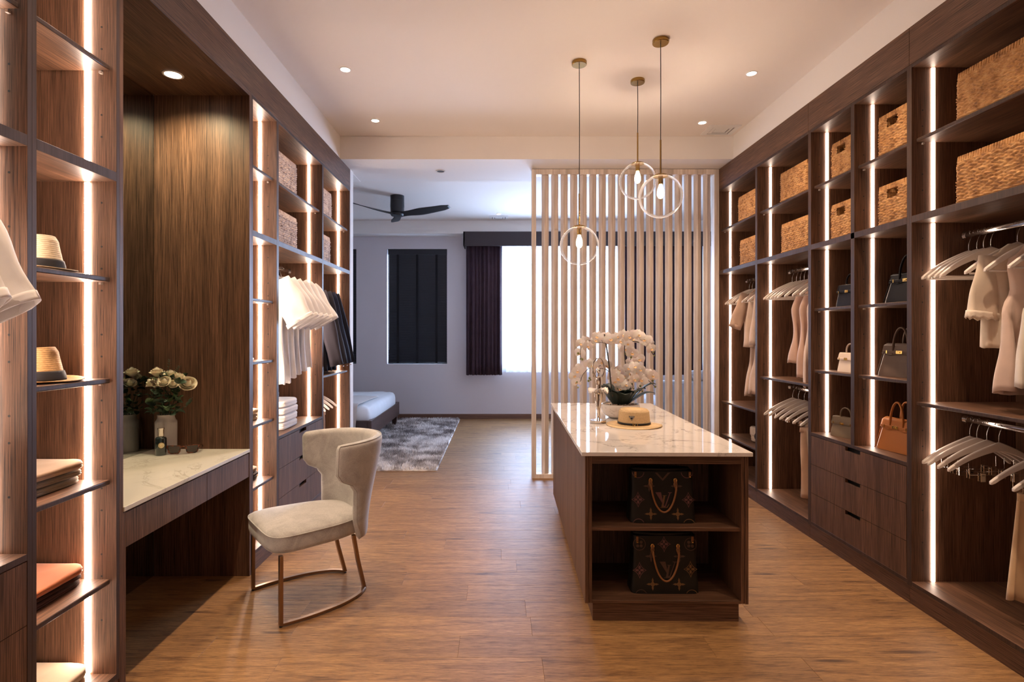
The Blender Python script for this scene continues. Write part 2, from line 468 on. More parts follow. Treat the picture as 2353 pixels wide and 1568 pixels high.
G().box(-2.21, 2.3, -0.13, -0.11, 0, 0.25).box(-2.21, -2.19, -0.13, 0.2, 0, 0.25).box(2.28, 2.3, -0.13, 0.2, 0, 0.25).box(-2.21, 2.3, -0.13, 0.2, 0.225, 0.2255).build('pelmet_board', pelm, t, bevel=0.004)
G().tube([(-2.18, 0.0, 0.17), (2.27, 0.0, 0.17)], 0.012, 8).build('curtain_rail', pelm, t)
c = curtain(-0.575, 0.045, 0.80, 3.2, 9.43, 0.055, 0.068, seed=2).build('drape', aub, None, loc=(0, 0, 0), smooth=180, solid=0.004)
tag(c, 'gathered aubergine drape hanging left of the bright window', 'curtain', 'aubergine drapes')
c = curtain(2.21, 3.56, 0.80, 3.2, 9.43, 0.055, 0.075, seed=3).build('drape', aub, None, smooth=180, solid=0.004)
tag(c, 'wide aubergine drape seen through the right half of the slatted screen', 'curtain', 'aubergine drapes')
sheer = bpy.data.materials.new('white_voile'); sheer.use_nodes = True; tt = sheer.node_tree; tt.nodes.clear()
o_ = tt.nodes.new('ShaderNodeOutputMaterial'); m1 = tt.nodes.new('ShaderNodeMixShader'); m2 = tt.nodes.new('ShaderNodeMixShader')
tr = tt.nodes.new('ShaderNodeBsdfTransparent'); tl = tt.nodes.new('ShaderNodeBsdfTranslucent'); df = tt.nodes.new('ShaderNodeBsdfDiffuse')
tl.inputs[0].default_value = (0.9, 0.93, 0.95, 1); df.inputs[0].default_value = (0.85, 0.88, 0.9, 1)
m1.inputs[0].default_value = 0.4; m2.inputs[0].default_value = 0.62
tt.links.new(tl.outputs[0], m1.inputs[1]); tt.links.new(df.outputs[0], m1.inputs[2])
tt.links.new(tr.outputs[0], m2.inputs[1]); tt.links.new(m1.outputs[0], m2.inputs[2]); tt.links.new(m2.outputs[0], o_.inputs[0])
c = curtain(-0.02, 3.9, 0.84, 3.2, 9.56, 0.028, 0.125, seed=5).build('sheer_curtain', sheer, None, smooth=180)
tag(c, 'white sheer curtain glowing with daylight across the big window', 'curtain')

# ceiling fittings
trim_w = mat('white_fitting', (0.8, 0.78, 0.76), 0.4)
dark_in = mat('dark_inside', (0.05, 0.045, 0.045), 0.7)
def downlight(x, y, z, label, power, rad=0.043, col=WARM, lit=True, ring=True, angle=86, grp='recessed ceiling downlights'):
    t = thing('downlight', label, 'ceiling light', (x, y, z), 0, grp)
    G().lathe([(rad, -0.001), (rad, -0.005), (rad * 0.8, -0.006), (rad * 0.76, -0.001)], seg=24).build('bezel', trim_w, t, smooth=40)
    G().lathe([(0.0001, -0.0035), (rad * 0.76, -0.0035), (rad * 0.76, -0.002)], seg=24).build('lamp_lens', lamp_m if lit else dark_in, t, smooth=40)
    if lit: spot_light('downlight_beam', (0, 0, -0.012), power, col, angle, 0.9, rad * 0.7, t)
    return t
CP = 78
for (x, y, d) in ((-1.137, 4.97, 'second white downlight from the beam end, on the left side'), (-1.14, 4.01, 'larger-looking downlight at upper left of the closet ceiling'),
               (1.894, 5.02, 'downlight beside the air vent over the slatted screen'), (1.907, 4.07, 'downlight at upper right between pendants and right cabinets')):
    downlight(x, y, ZC, 'small lit ' + d, CP)
for x in (-1.14, 1.9):
    for k, y in enumerate((3.08, 2.1, 1.1, 0.1, -0.9)):
        downlight(x, y, ZC, 'lit downlight nearer than the picture edge, %s row, %s' % ('left' if x < 0 else 'right', ['first', 'second', 'third', 'fourth', 'fifth'][k]), CP, grp='downlights above the picture edge')
downlight(0.0, 8.85, ZC, 'lit bedroom downlight above the aubergine drape', 16, 0.045, (1, 0.85, 0.7))
downlight(1.43, 8.85, ZC, 'lit bedroom downlight seen through the slatted screen', 16, 0.045, (1, 0.85, 0.7))
downlight(-0.62, 5.76, ZB, 'unlit round fitting under the beam near the ceiling fan', 0, 0.05, lit=False, grp='unlit fittings')
downlight(-1.877, 3.11, 3.02, 'bright round light in the dark ceiling of the vanity recess', 62, 0.056, (1.0, 0.87, 0.54), angle=150, grp='vanity light')
def vent(x0, x1, y0, y1, label):
    cx, cy = (x0 + x1) / 2, (y0 + y1) / 2; hx, hy = (x1 - x0) / 2, (y1 - y0) / 2
    t = thing('air_vent', label, 'vent', (cx, cy, ZC), 0)
    g = G()
    for (a, b, zz) in ((1.0, 0.70, -0.012), (0.64, 0.46, -0.012), (0.40, 0.02, -0.012)):
        for q in range(4):
            c_ = [(-a, -a), (a, -a), (a, a), (-a, a)]; d_ = [(-b, -b), (b, -b), (b, b), (-b, b)]
            i, j = q, (q + 1) % 4
            g.hexa([(c_[i][0] * hx, c_[i][1] * hy, zz + 0.006), (c_[j][0] * hx, c_[j][1] * hy, zz + 0.006), (d_[j][0] * hx, d_[j][1] * hy, zz), (d_[i][0] * hx, d_[i][1] * hy, zz),
                    (c_[i][0] * hx, c_[i][1] * hy, 0), (c_[j][0] * hx, c_[j][1] * hy, 0), (d_[j][0] * hx, d_[j][1] * hy, 0), (d_[i][0] * hx, d_[i][1] * hy, 0)])
    g.build('louvre', trim_w, t)
    G().box(-hx * 0.8, hx * 0.8, -hy * 0.8, hy * 0.8, -0.004, -0.001).build('duct_shade', dark_in, t)  # dark plate under the ceiling, painted as the shade inside the duct
vent(1.99, 2.29, 5.08, 5.33, 'square white air vent in the closet ceiling near the screen')
vent(-0.16, 0.16, 9.0, 9.28, 'square white air vent in the bedroom ceiling by the window beam')

# ------------------------------------------------------------------ cabinets
PT = 0.018
pin_m = mat('clear_shelf_pin', (0.75, 0.7, 0.66), 0.2, 0.3)
def cabinet(side, y0, y1, label, name='open_wardrobe', shelves=(), fixed=(2.166,), rods=(), drawers=None, led=True, counter=None, ledsegs=None, bottom=True, mid=None):
    """side -1 left / +1 right; y0 near, y1 far (outer faces)"""
    fx = XL if side < 0 else XR
    bx = fx + side * 0.60
    t = thing(name, label, 'wardrobe', ((fx + bx) / 2, (y0 + y1) / 2, 0), 0, None)
    def X(a, b): a, b = fx + side * a, fx + side * b; return (min(a, b), max(a, b))
    def bx_(nm, m, a, b, ya, yb, za, zb, bev=0.0008, par=t, **k):
        x0, x1 = X(a, b); q = G().box(x0, x1, ya, yb, za, zb)
        if nm in ('side_panel', 'shelf', 'bottom_panel', 'top_panel', 'divider_panel'):
            q.m[4 if side > 0 else 5] = 1; m = [m, wood_edge if side < 0 else wood_edge_r]
        return q.build(nm, m, par, world=True, bevel=bev, **k)
    zt = 3.02
    i0, i1 = y0 + PT, y1 - PT
    bx_('side_panel', wood_v, 0, 0.60, y0, i0, 0.10, zt + 0.02)
    bx_('side_panel', wood_v, 0, 0.60, i1, y1, 0.10, zt + 0.02)
    bx_('back_panel', wood_v, 0.585, 0.60, i0, i1, 0.10, zt + 0.02)
    bx_('top_panel', wood_y, 0, 0.585, i0, i1, zt, zt + 0.02)
    bx_('bottom_panel', wood_y, 0, 0.585, i0, i1, 0.108, 0.13)
    bx_('plinth', wood_y, 0.004, 0.024, y0, y1, 0.0, 0.10 if True else 0)
    bx_('plinth', wood_y, 0.0, 0.02, i0, i1, 0.1, 0.108, bev=0)
    fz = []
    for z in fixed:
        bx_('shelf', wood_y, 0, 0.585, i0, i1, z - 0.019, z + 0.019); fz.append(z)
    if counter:
        bx_('shelf', wood_y, 0, 0.585, i0, i1, counter - 0.022, counter)
    for s_ in shelves:
        z, (a, b) = (s_, (i0, i1)) if not isinstance(s_, tuple) else (s_[0], s_[1])
        sh = bx_('shelf', wood_y, 0.018, 0.585, a + 0.0105, b - 0.0105, z, z + 0.02, bev=0.004, bseg=2)
        G().tube([(fx + side * 0.06, b - 0.0104, z - 0.004), (fx + side * 0.06, b - 0.0005, z - 0.004)], 0.004, 8).box(*sorted((fx + side * 0.055, fx + side * 0.065)), b - 0.012, b, z - 0.010, z - 0.0005).build('shelf_pin', pin_m, sh, world=True)
    return_bays = [(i0, i1)]
    if mid:
        bx_('divider_panel', wood_v, 0, 0.585, mid[0], mid[1], counter, zt)
        return_bays = [(i0, mid[0]), (mid[1], i1)]
    lo = counter if counter else 0.13
    # led strips set in the far side panels, with rows of peg holes in front of them
    bounds = [lo] + sorted(fz) + [zt]
    for (a, b) in return_bays:
        for k in range(len(bounds) - 1):
            za = bounds[k] + (0.019 if k > 0 else 0); zb = bounds[k + 1] - (0.019 if k + 2 < len(bounds) else 0)
            if led:
                x0, x1 = X(0.109, 0.1265)
                G().box(x0, x1, b - 0.007, b + 0.002, za + 0.002, zb - 0.004).build('led_strip', led_m if side < 0 else led_r, t, world=True)
                if side < 0: G().box(x0, x1, a - 0.002, a + 0.006, za + 0.002, zb - 0.004).build('led_strip', led_m, t, world=True)
        g = G()
        zz = 0.35
        while zz < 2.95:
            if zz > lo + 0.1:
                for xa in (0.061,):
                    cx = fx + side * xa
                    g.tube([(cx, b - 0.0006, zz), (cx, b + 0.001, zz)], 0.0042, 8)
            zz += 0.09 if (int(zz * 10) % 3) else 0.18
        g.build('peg_hole', black_m, t, world=True, kind='stuff')
    for (rz, a, b) in rods:
        cx = fx + side * 0.29
        g = G().tube([(cx, a + 0.004, rz), (cx, b - 0.004, rz)], 0.015, 16, flat=(1.0, 0.5))
        rd = g.build('hanging_rail', chrome, t, world=True, smooth=60)
        for yy in (a + 0.0005, b - 0.0075):
            G().tube([(cx, yy, rz), (cx, yy + 0.007, rz)], 0.024, 16, flat=(1.0, 0.7)).build('rail_bracket', chrome, rd, world=True, smooth=60)
    if drawers:
        n, za, zb = drawers
        zs = [za + (zb - za) * k / n for k in range(n + 1)]
        for k in range(n):
            z0_, z1_ = zs[k] + 0.0015, zs[k + 1] - 0.0015
            yc = (i0 + i1) / 2; hw = 0.075; hh = 0.026
            x0, x1 = X(0.0, 0.018)
            g = G().box(x0, x1, i0 + 0.003, yc - hw, z0_, z1_).box(x0, x1, yc + hw, i1 - 0.003, z0_, z1_).box(x0, x1, yc - hw, yc + hw, z0_, z1_ - hh)
            d = g.build('drawer', wood_v, t, world=True)
            x0, x1 = X(0.016, 0.40)
            G().box(x0, x1, i0 + 0.012, i1 - 0.012, z0_ + 0.01, z1_ - 0.045).build('drawer_box', wood_y, d, world=True)
            x0, x1 = X(0.03, 0.034)
            G().box(x0, x1, yc - hw - 0.01, yc + hw + 0.01, z1_ - 0.044, z1_ - 0.001).build('finger_pull_shade', black_m, d, world=True)  # black plate stands in for the shade inside the drawer cut-out
    return t
RZ1, RZ2 = 2.074, 1.045
cabinet(-1, 0.62, 1.81, 'open wardrobe at the left edge with white tops over drawers', shelves=(2.596,), rods=((RZ1, 0.64, 1.79),), counter=0.792, drawers=(3, 0.13, 0.768))
cabinet(-1, 1.81, 2.228, 'narrow left shelf unit holding straw hats and folded trousers', 'open_shelf_unit', shelves=(2.596, 1.734, 1.322, 0.909, 0.504))
cabinet(-1, 3.418, 3.822, 'narrow left shelf unit just beyond the vanity recess', 'open_shelf_unit', shelves=(2.596, 1.734, 1.322, 0.909, 0.504))
cabinet(-1, 3.822, 4.803, 'left wardrobe with white tops hanging above three drawers', shelves=(2.596,), rods=((RZ1, 3.84, 4.785),), counter=0.792, drawers=(3, 0.13, 0.768))
cabinet(-1, 4.803, 5.68, 'last left wardrobe with dark jackets, next to the bedroom', shelves=(2.596, 1.122), rods=((RZ1, 4.821, 5.66), (RZ2, 4.821, 5.66)))
cabinet(1, 2.02, 3.05, 'nearest right wardrobe with double rails and wide woven baskets', shelves=(2.596, 1.122), rods=((RZ1, 2.04, 3.03), (RZ2, 2.04, 3.03)))
cabinet(1, 3.05, 4.028, 'right display cabinet with handbag shelves above three wide drawers', 'display_cabinet', shelves=[(z, (3.068, 3.521)) for z in (2.596, 1.69, 1.236)] + [(z, (3.557, 4.01)) for z in (2.596, 1.69, 1.236)],
        mid=(3.521, 3.557), counter=0.792, drawers=(3, 0.13, 0.768))
cabinet(1, 4.028, 4.862, 'right wardrobe with blush tops, second from the slatted screen', shelves=(2.596, 1.122), rods=((RZ1, 4.046, 4.844), (RZ2, 4.046, 4.844)))
cabinet(1, 4.862, 5.70, 'last right wardrobe with a beige dress, next to the slatted screen', shelves=(2.596, 0.80, 0.455), rods=((RZ1, 4.88, 5.68),))
# continuous cornice boards above the cabinets
for (sd, lab) in ((-1, 'long walnut cornice board above the left cabinets'), (1, 'long walnut cornice board above the right cabinets')):
    fx = XL if sd < 0 else XR
    t = thing('cornice', lab, 'cornice', (fx, 2.8, 3.042))
    for (a, b) in ((-1.7, 2.228), (2.228, 5.69)) if sd < 0 else ((-1.7, 3.05), (3.05, 4.045), (4.045, 5.75)):
        x0, x1 = sorted((fx - sd * 0.0, fx + sd * 0.02))
        G().box(x0, x1, a + 0.001, b - 0.001, 3.042, ZT - 0.001).build('cornice_panel', wood_y, t, world=True, bevel=0.001)
# end panel of the right run
t = thing('end_panel', 'slim walnut end panel between right cabinets and screen', 'panel', (XR + 0.3, 5.73, 0))
G().box(XR, XR + 0.6, 5.701, 5.745, 0, 3.041).build('side_panel', wood_v, t, world=True, bevel=0.001)
# plain walnut run nearer than the frame
for (sd, y1) in ((-1, 0.618), (1, 2.018)):
    fx = XL if sd < 0 else XR
    x0, x1 = sorted((fx, fx + sd * 0.6))
    t = thing('closed_wardrobe', 'plain closed walnut wardrobe %s the camera' % ('left of' if sd < 0 else 'right of'), 'wardrobe', ((x0 + x1) / 2, -0.5, 0))
    G().box(x0 + 0.02 * (sd > 0), x1 - 0.02 * (sd < 0), -1.75, y1, 0.0, 3.04).build('carcass', wood_v, t, world=True)
    yy = -1.75
    while yy + 0.45 <= y1 + 0.01:
        xa, xb = sorted((fx, fx + sd * 0.019))
        G().box(xa, xb, yy + 0.002, yy + 0.448, 0.1, 3.035).build('door', wood_v, t, world=True, bevel=0.001); yy += 0.45

# ---- vanity recess
vy0, vy1 = 2.228, 3.418
t = thing('vanity_unit', 'built-in walnut vanity recess with stone top, drawers and mirror', 'vanity', (-1.86, 2.82, 0))
def vb(nm, m, x0, x1, y0, y1, z0, z1, bev=0.0008, **k): return G().box(x0, x1, y0, y1, z0, z1).build(nm, m, t, world=True, bevel=bev, **k)
vb('side_panel', wood_v, -2.165, XL, vy0, vy0 + 0.022, 0, 3.041)
vb('side_panel', wood_v, -2.165, XL, vy1 - 0.030, vy1, 0, 3.041)
vb('ceiling_panel', wood_y, -2.165, XL, vy0 + 0.022, vy1 - 0.03, 3.02, 3.041)
vb('back_panel', wood_v, -2.18, -2.169, vy0 + 0.022, vy1 - 0.03, 0, 3.041)
vb('mirror', mirror_m, -2.169, -2.164, vy0 + 0.024, vy1 - 0.033, 0.004, 3.018, 0)
vb('countertop', stone_v, -2.163, XL + 0.004, vy0 + 0.0225, vy1 - 0.0305, 0.78, 0.80, 0.0015, label='pale veined stone countertop')
vb('support_panel', wood_v, -2.16, XL - 0.002, vy0 + 0.022, vy0 + 0.040, 0, 0.775)
vb('drawer_frame', wood_y, -2.16, XL - 0.03, vy0 + 0.041, vy1 - 0.031, 0.64, 0.776)
for (a, b) in ((vy0 + 0.042, 2.90), (2.903, vy1 - 0.032)):
    vb('drawer', wood_v, XL - 0.022, XL - 0.003, a, b, 0.625, 0.771)

# ------------------------------------------------------------------ slatted screen
t = thing('slatted_screen', 'tall pale timber screen of upright slats dividing closet and bedroom', 'screen', (1.32, 5.72, 0))
SX0, SX1, SY = 0.349, 2.318, 5.72
def sb(nm, x0, x1, z0, z1, d=0.045): return G().box(x0, x1, SY - d, SY + d, z0, z1).build(nm, oak, t, world=True, bevel=0.0015)
sb('frame_post', SX0, SX0 + 0.045, 0.0, ZB - 0.005); sb('frame_post', SX1 - 0.05, SX1, 0.0, ZB - 0.005)
sb('frame_rail', SX0 + 0.045, SX1 - 0.05, 0.0, 0.045); sb('frame_rail', SX0 + 0.045, SX1 - 0.05, ZB - 0.06, ZB - 0.005)
NS = 18; ns0 = None
for k in range(NS):
    x = 0.492 + k * (2.205 - 0.492) / (NS - 1)
    if ns0 is None:
        ns0 = G().box(-0.0275, 0.0275, -0.0275, 0.0275, 0.0, ZB - 0.106).build('slat', oak, t, loc=(x - 1.32, 0, 0.0455), bevel=0.0015, rot=(0, 0, R(-57)))
    else:
        o = ns0.copy(); COL.objects.link(o); o.parent = t; o.location = (x - 1.32, 0, 0.0455)

# ------------------------------------------------------------------ island
ISX, ISY = 0.884, 2.83
t = thing('island_cabinet', 'walnut island cabinet with two open handbag compartments facing front', 'cabinet', (ISX, ISY, 0), R(-0.85))
def ib(nm, m, x0, x1, y0, y1, z0, z1, bev=0.0008, par=None, **k): return G().box(x0, x1, y0, y1, z0, z1).build(nm, m, par or t, bevel=bev, **k)
W2 = 0.4285
ib('plinth', wood_x, -0.385, 0.385, 0.03, 1.93, 0, 0.098)
for sgn in (-1, 1):
    a, b = sorted((sgn * W2, sgn * (W2 - 0.018)))
    ib('side_panel', wood_v, a, b, 0.012, 0.42, 0.1, 0.878)
    ib('side_panel', wood_v, a, b, 0.423, 1.76, 0.1, 0.878)
    ib('side_panel', wood_v, a, b, 1.763, 1.96, 0.1, 0.878)
    a, b = sorted((sgn * (W2 - 0.019), sgn * (W2 - 0.037)))
    ib('inner_panel', wood_v, a, b, 0.016, 0.5, 0.1, 0.878)
ib('top_panel', wood_x, -W2 + 0.037, W2 - 0.037, 0.016, 1.95, 0.836, 0.878)
ib('bottom_panel', wood_x, -W2 + 0.037, W2 - 0.037, 0.016, 1.95, 0.099, 0.115)
ib('back_panel', wood_v, -W2 + 0.018, W2 - 0.018, 0.48, 0.498, 0.115, 0.836)
ib('back_panel', wood_v, -W2 + 0.018, W2 - 0.018, 1.942, 1.96, 0.1, 0.878)
ib('shelf', wood_x, -W2 + 0.0375, W2 - 0.0375, 0.03, 0.48, 0.477, 0.497)
ct = thing('island_worktop', 'glossy white marble worktop with grey veins on the island', 'worktop', (ISX, ISY, 0.879), R(-0.85))
G().box(-0.4475, 0.4475, 0, 2.01, 0, 0.021).build('marble_slab', marble_m, ct, bevel=0.002, bseg=2)
# ------------------------------------------------------------------ pendants
cord_m = mat('black_cord', (0.012, 0.011, 0.010), 0.6)
def pendant(x, y, zc, rod0, label, rr=0.140):
    t = thing('globe_pendant', label, 'pendant lamp', (x, y, ZC), 0, 'clear glass globe pendants over the island')
    dz = zc - ZC
    G().lathe([(0.0001, 0), (0.052, 0), (0.054, -0.003), (0.054, -0.022), (0.051, -0.026), (0.0001, -0.026)], seg=32).build('canopy', brass, t, smooth=35)
    top = dz + rr
    G().tube([(0, 0, -0.025), (0.0015, 0, (rod0 - ZC) * 0.5), (0, 0, rod0 - ZC)], 0.0028, 8).build('cord', cord_m, t, smooth=60)
    G().tube([(0, 0, rod0 - ZC), (0, 0, top + 0.01)], 0.0055, 12).build('brass_stem', brass, t, smooth=60)
    G().lathe([(0.0001, top + 0.012), (0.018, top + 0.010), (0.046, top - 0.001), (0.050, top - 0.006), (0.048, top - 0.012), (0.0001, top - 0.012)], seg=32).build('cap', brass, t, smooth=35)
    G().lathe([(0.0165, top - 0.012), (0.0165, top - 0.062), (0.013, top - 0.063), (0.0001, top - 0.063)], seg=24).build('socket', brass, t, smooth=35)
    zb = top - 0.063
    G().lathe([(0.010, zb), (0.013, zb - 0.012), (0.020, zb - 0.032), (0.024, zb - 0.055), (0.022, zb - 0.075), (0.014, zb - 0.090), (0.0001, zb - 0.096)], seg=20).build('bulb', bulb_m, t, smooth=180)
    # hand-blown globe with soft vertical optic ribs
    n, m = 72, 36; vs = []
    def f(u, v):
        a = 2 * PI * u; e = PI * (0.115 + 0.885 * v)
        q = rr * (1 + 0.006 * math.sin(e) * math.sin(a * 9 + 0.7 * math.sin(e * 3)))
        return (q * math.sin(e) * math.cos(a), q * math.sin(e) * math.sin(a), dz + q * math.cos(e))
    G().grid(f, n, m, wrap=True).build('glass_globe', glass_m, t, smooth=180)
    d = bpy.data.lights.new('bulb_glow', 'POINT'); d.energy = 36; d.color = (1.0, 0.75, 0.56); d.shadow_soft_size = 0.03
    o = bpy.data.objects.new('bulb_glow', d); COL.objects.link(o); o.parent = t; o.location = (0, 0, zb - 0.05)
pendant(0.582, 3.90, 2.160, 2.535, 'lowest glass globe pendant, hanging alone left of the other two')
pendant(1.076, 4.18, 2.706, 3.08, 'highest and farthest glass globe pendant on a short cord')
pendant(1.083, 3.61, 2.442, 2.82, 'nearest glass globe pendant, overlapping the highest one', 0.143)

# ------------------------------------------------------------------ baskets
def basket_mat(name, stops):
    m = mat(name, stops[1], 0.75); a = N(m)
    v = a.coords('Object', (1, 1, 1))
    n1 = a.noise(v, 26, 4, 0.6); n2 = a.noise(a.coords('Object', (60, 60, 220)), 1, 3)
    c = a.ramp(n1, [(0.25, stops[0]), (0.5, stops[1]), (0.75, stops[2])])
    a.l(a.mix(1, c, a.ramp(n2, [(0.3, (0.75, 0.75, 0.75)), (0.7, (1.12, 1.12, 1.12))]), 'MULTIPLY'), a.p.inputs['Base Color'])
    return m
bk_tan = basket_mat('water_hyacinth', [(0.20, 0.080, 0.022), (0.50, 0.245, 0.080), (0.68, 0.40, 0.165)])
bk_grey = basket_mat('grey_water_hyacinth', [(0.22, 0.14, 0.115), (0.52, 0.40, 0.34), (0.70, 0.58, 0.50)])
def weave_face(g, P0, U, V, W, H, Nn, hole=None, row=0.033, ln=0.047, seed=0):
    """plaited rows on a face: P0 corner, U/V unit axes, Nn outward normal"""
    rr = random.Random(seed)
    st = 0.0052
    nu, nv = max(4, int(W / st)), max(4, int(H / st))
    ph = [rr.uniform(0, 1) for _ in range(60)]
    jit = [[rr.uniform(0.75, 1.2) for _ in range(80)] for _ in range(120)]
    def h(u, v):
        r = v / row; j = int(r); q = r - j          # q 0..1 in row
        half = 0 if q < 0.5 else 1
        s = (q * 2 - half)                            # 0..1 in half row
        sl = (s - 0.5) * (1 if half else -1) * 0.9
        k = u / ln + ph[j] + 0.5 * half + sl
        kk = int(k + 50); fk = k + 50 - kk
        bl = (max(0, 1 - (2 * fk - 1) ** 2) ** 0.5) * (max(0, 1 - (2 * s - 1) ** 2 * 0.85) ** 0.5)
        return 0.0150 * bl * jit[(2 * j + half) % 120][kk % 80]
    vs = []
    for j in range(nv + 1):
        for i in range(nu + 1):
            u, v = W * i / nu, H * j / nv
            e = min(1, min(u, W - u, v + 0.004, H - v + 0.004) / 0.006)
            hh = h(u, v) * max(0, e)
            vs.append(P0 + U * u + V * v + Nn * hh)
    fs = []
    for j in range(nv):
        for i in range(nu):
            if hole:
                uc, vc = W * (i + 0.5) / nu, H * (j + 0.5) / nv
                if hole[0] < uc < hole[1] and vc > hole[2]: continue
            a = j * (nu + 1) + i; fs.append((a, a + 1, a + nu + 2, a + nu + 1))
    g.add(vs, fs)
BK = {}
def basket(side, W, ycen, zb, label, group, hole=False, H=0.238, D=0.36, xf=None, m=bk_tan):
    key = (round(W, 3), hole, m.name, side)
    fx = xf
    loc = (fx + side * D / 2, ycen, zb + 0.001)
    if key in BK: return dup(BK[key], loc, label=label, group=group)
    t = thing('woven_basket', label, 'basket', loc, 0, group)
    s = side; hx = D / 2 - 0.013; hw = W / 2 - 0.013; RH = 0.03
    hl = (hw - 0.045, hw + 0.045, H - 0.085) if hole else None
    g = G()
    ZU = Vector((0, 0, 1))
    HH = H - RH
    fsd = -s  # front outward x direction
    weave_face(g, Vector((fsd * hx, -hw, 0)), Vector((0, 1, 0)), ZU, 2 * hw, HH, Vector((fsd, 0, 0)), hl, seed=1)
    weave_face(g, Vector((-hx, -hw, 0)), Vector((1, 0, 0)), ZU, 2 * hx, HH, Vector((0, -1, 0)), None, seed=2)
    weave_face(g, Vector((-hx, hw, 0)), Vector((1, 0, 0)), ZU, 2 * hx, HH, Vector((0, 1, 0)), None, seed=3)
    g.add([(-fsd * hx, -hw, 0), (-fsd * hx, hw, 0), (-fsd * hx, hw, HH), (-fsd * hx, -hw, HH)], [(0, 1, 2, 3)])
    g.build('plaited_body', m, t, smooth=180)
    g = G(); i_ = 0.012
    hv = HH - 0.055 if hole else 0
    # inner lining walls and bottom
    g.box(-hx + i_, hx - i_, -hw + i_, hw - i_, 0.002, 0.01)
    for (a, b, c, d) in ((-hx, hx, -hw + 0.001, -hw + i_), (-hx, hx, hw - i_, hw - 0.001)): g.box(a + 0.001, b - 0.001, c, d, 0, HH)
    xa, xb = sorted((-fsd * (hx - 0.001), -fsd * (hx - i_))); g.box(xa, xb, -hw + i_, hw - i_, 0, HH)
    xa, xb = sorted((fsd * (hx - 0.001), fsd * (hx - i_)))
    if hole:
        g.box(xa, xb, -hw + i_, -0.045, 0, HH).box(xa, xb, 0.045, hw - i_, 0, HH).box(xa, xb, -0.045, 0.045, 0, HH - 0.055)
    else: g.box(xa, xb, -hw + i_, hw - i_, 0, HH)
    g.build('lining', m, t)
    # coiled rim of upright wraps
    g = G(); stp = 0.0135
    def wraps(p, q):
        p, q = Vector(p), Vector(q); n = max(1, int((q - p).length / stp)); d = (q - p).normalized()
        for k in range(n):
            c = p.lerp(q, (k + 0.5) / n); ax = Vector((0, 0, 1)).cross(d)
            tl = random.uniform(-0.002, 0.002)
            hw2 = (q - p).length / n / 2 * 0.97; th = 0.0105
            b0 = c + Vector((0, 0, HH - 0.004)); t0 = c + Vector((0, 0, H)) + d * tl
            vs = [b0 - d * hw2 - ax * th, b0 + d * hw2 - ax * th, b0 + d * hw2 + ax * th, b0 - d * hw2 + ax * th,
                  t0 - d * hw2 * 0.8 - ax * th * 0.7, t0 + d * hw2 * 0.8 - ax * th * 0.7, t0 + d * hw2 * 0.8 + ax * th * 0.7, t0 - d * hw2 * 0.8 + ax * th * 0.7]
            g.hexa(vs)
    e = 0.003
    wraps((-hx + e, -hw + e, 0), (hx - e, -hw + e, 0)); wraps((hx - e, -hw + e, 0), (hx - e, hw - e, 0)); wraps((hx - e, hw - e, 0), (-hx + e, hw - e, 0)); wraps((-hx + e, hw - e, 0), (-hx + e, -hw + e, 0))
    g.build('rim', m, t, bevel=0.002)
    BK[key] = t
    return t
GR = 'tan woven baskets on the top right shelves'
Z1, Z2 = 2.617, 2.186
basket(1, 0.46, 2.555, Z1, 'largest tan basket at the upper right corner, topmost shelf', GR, xf=2.345)
basket(1, 0.46, 2.54, Z2, 'wide tan basket below the topmost one at the right edge', GR, xf=2.33)
basket(1, 0.27, 3.215, Z1, 'tan basket with square handle hole, top shelf beside the right edge bay', GR, True, xf=2.34)
basket(1, 0.27, 3.207, Z2, 'tan basket with square handle hole above the black top-handle satchel', GR, True, xf=2.335)
basket(1, 0.25, 3.695, Z1, 'small tan basket with handle hole, top shelf of the narrow bag column', GR, True, xf=2.34)
basket(1, 0.25, 3.69, Z2, 'small tan basket with handle hole over the small black handbag', GR, True, xf=2.335)
basket(1, 0.42, 4.305, Z1, 'tan basket on the top shelf over the blush sleeveless tops', GR, xf=2.342)
basket(1, 0.42, 4.265, Z2, 'tan basket on the second shelf over the blush sleeveless tops', GR, xf=2.33)
basket(1, 0.38, 5.11, Z1, 'tan basket on the top shelf next to the slatted screen', GR, xf=2.34)
basket(1, 0.38, 5.05, Z2, 'tan basket on the second shelf next to the slatted screen', GR, xf=2.33)
GL = 'greyish woven baskets on the top left shelves'
basket(-1, 0.40, 4.075, Z1, 'grey basket on the top shelf over the white tops', GL, xf=-1.59, m=bk_grey)
basket(-1, 0.40, 4.05, Z2, 'grey basket on the second shelf over the white tops', GL, xf=-1.578, m=bk_grey)
basket(-1, 0.33, 5.00, Z1, 'grey basket on the top shelf over the dark jackets', GL, xf=-1.59, m=bk_grey)
basket(-1, 0.25, 4.96, Z2, 'grey basket on the second shelf over the dark jackets', GL, xf=-1.578, m=bk_grey)

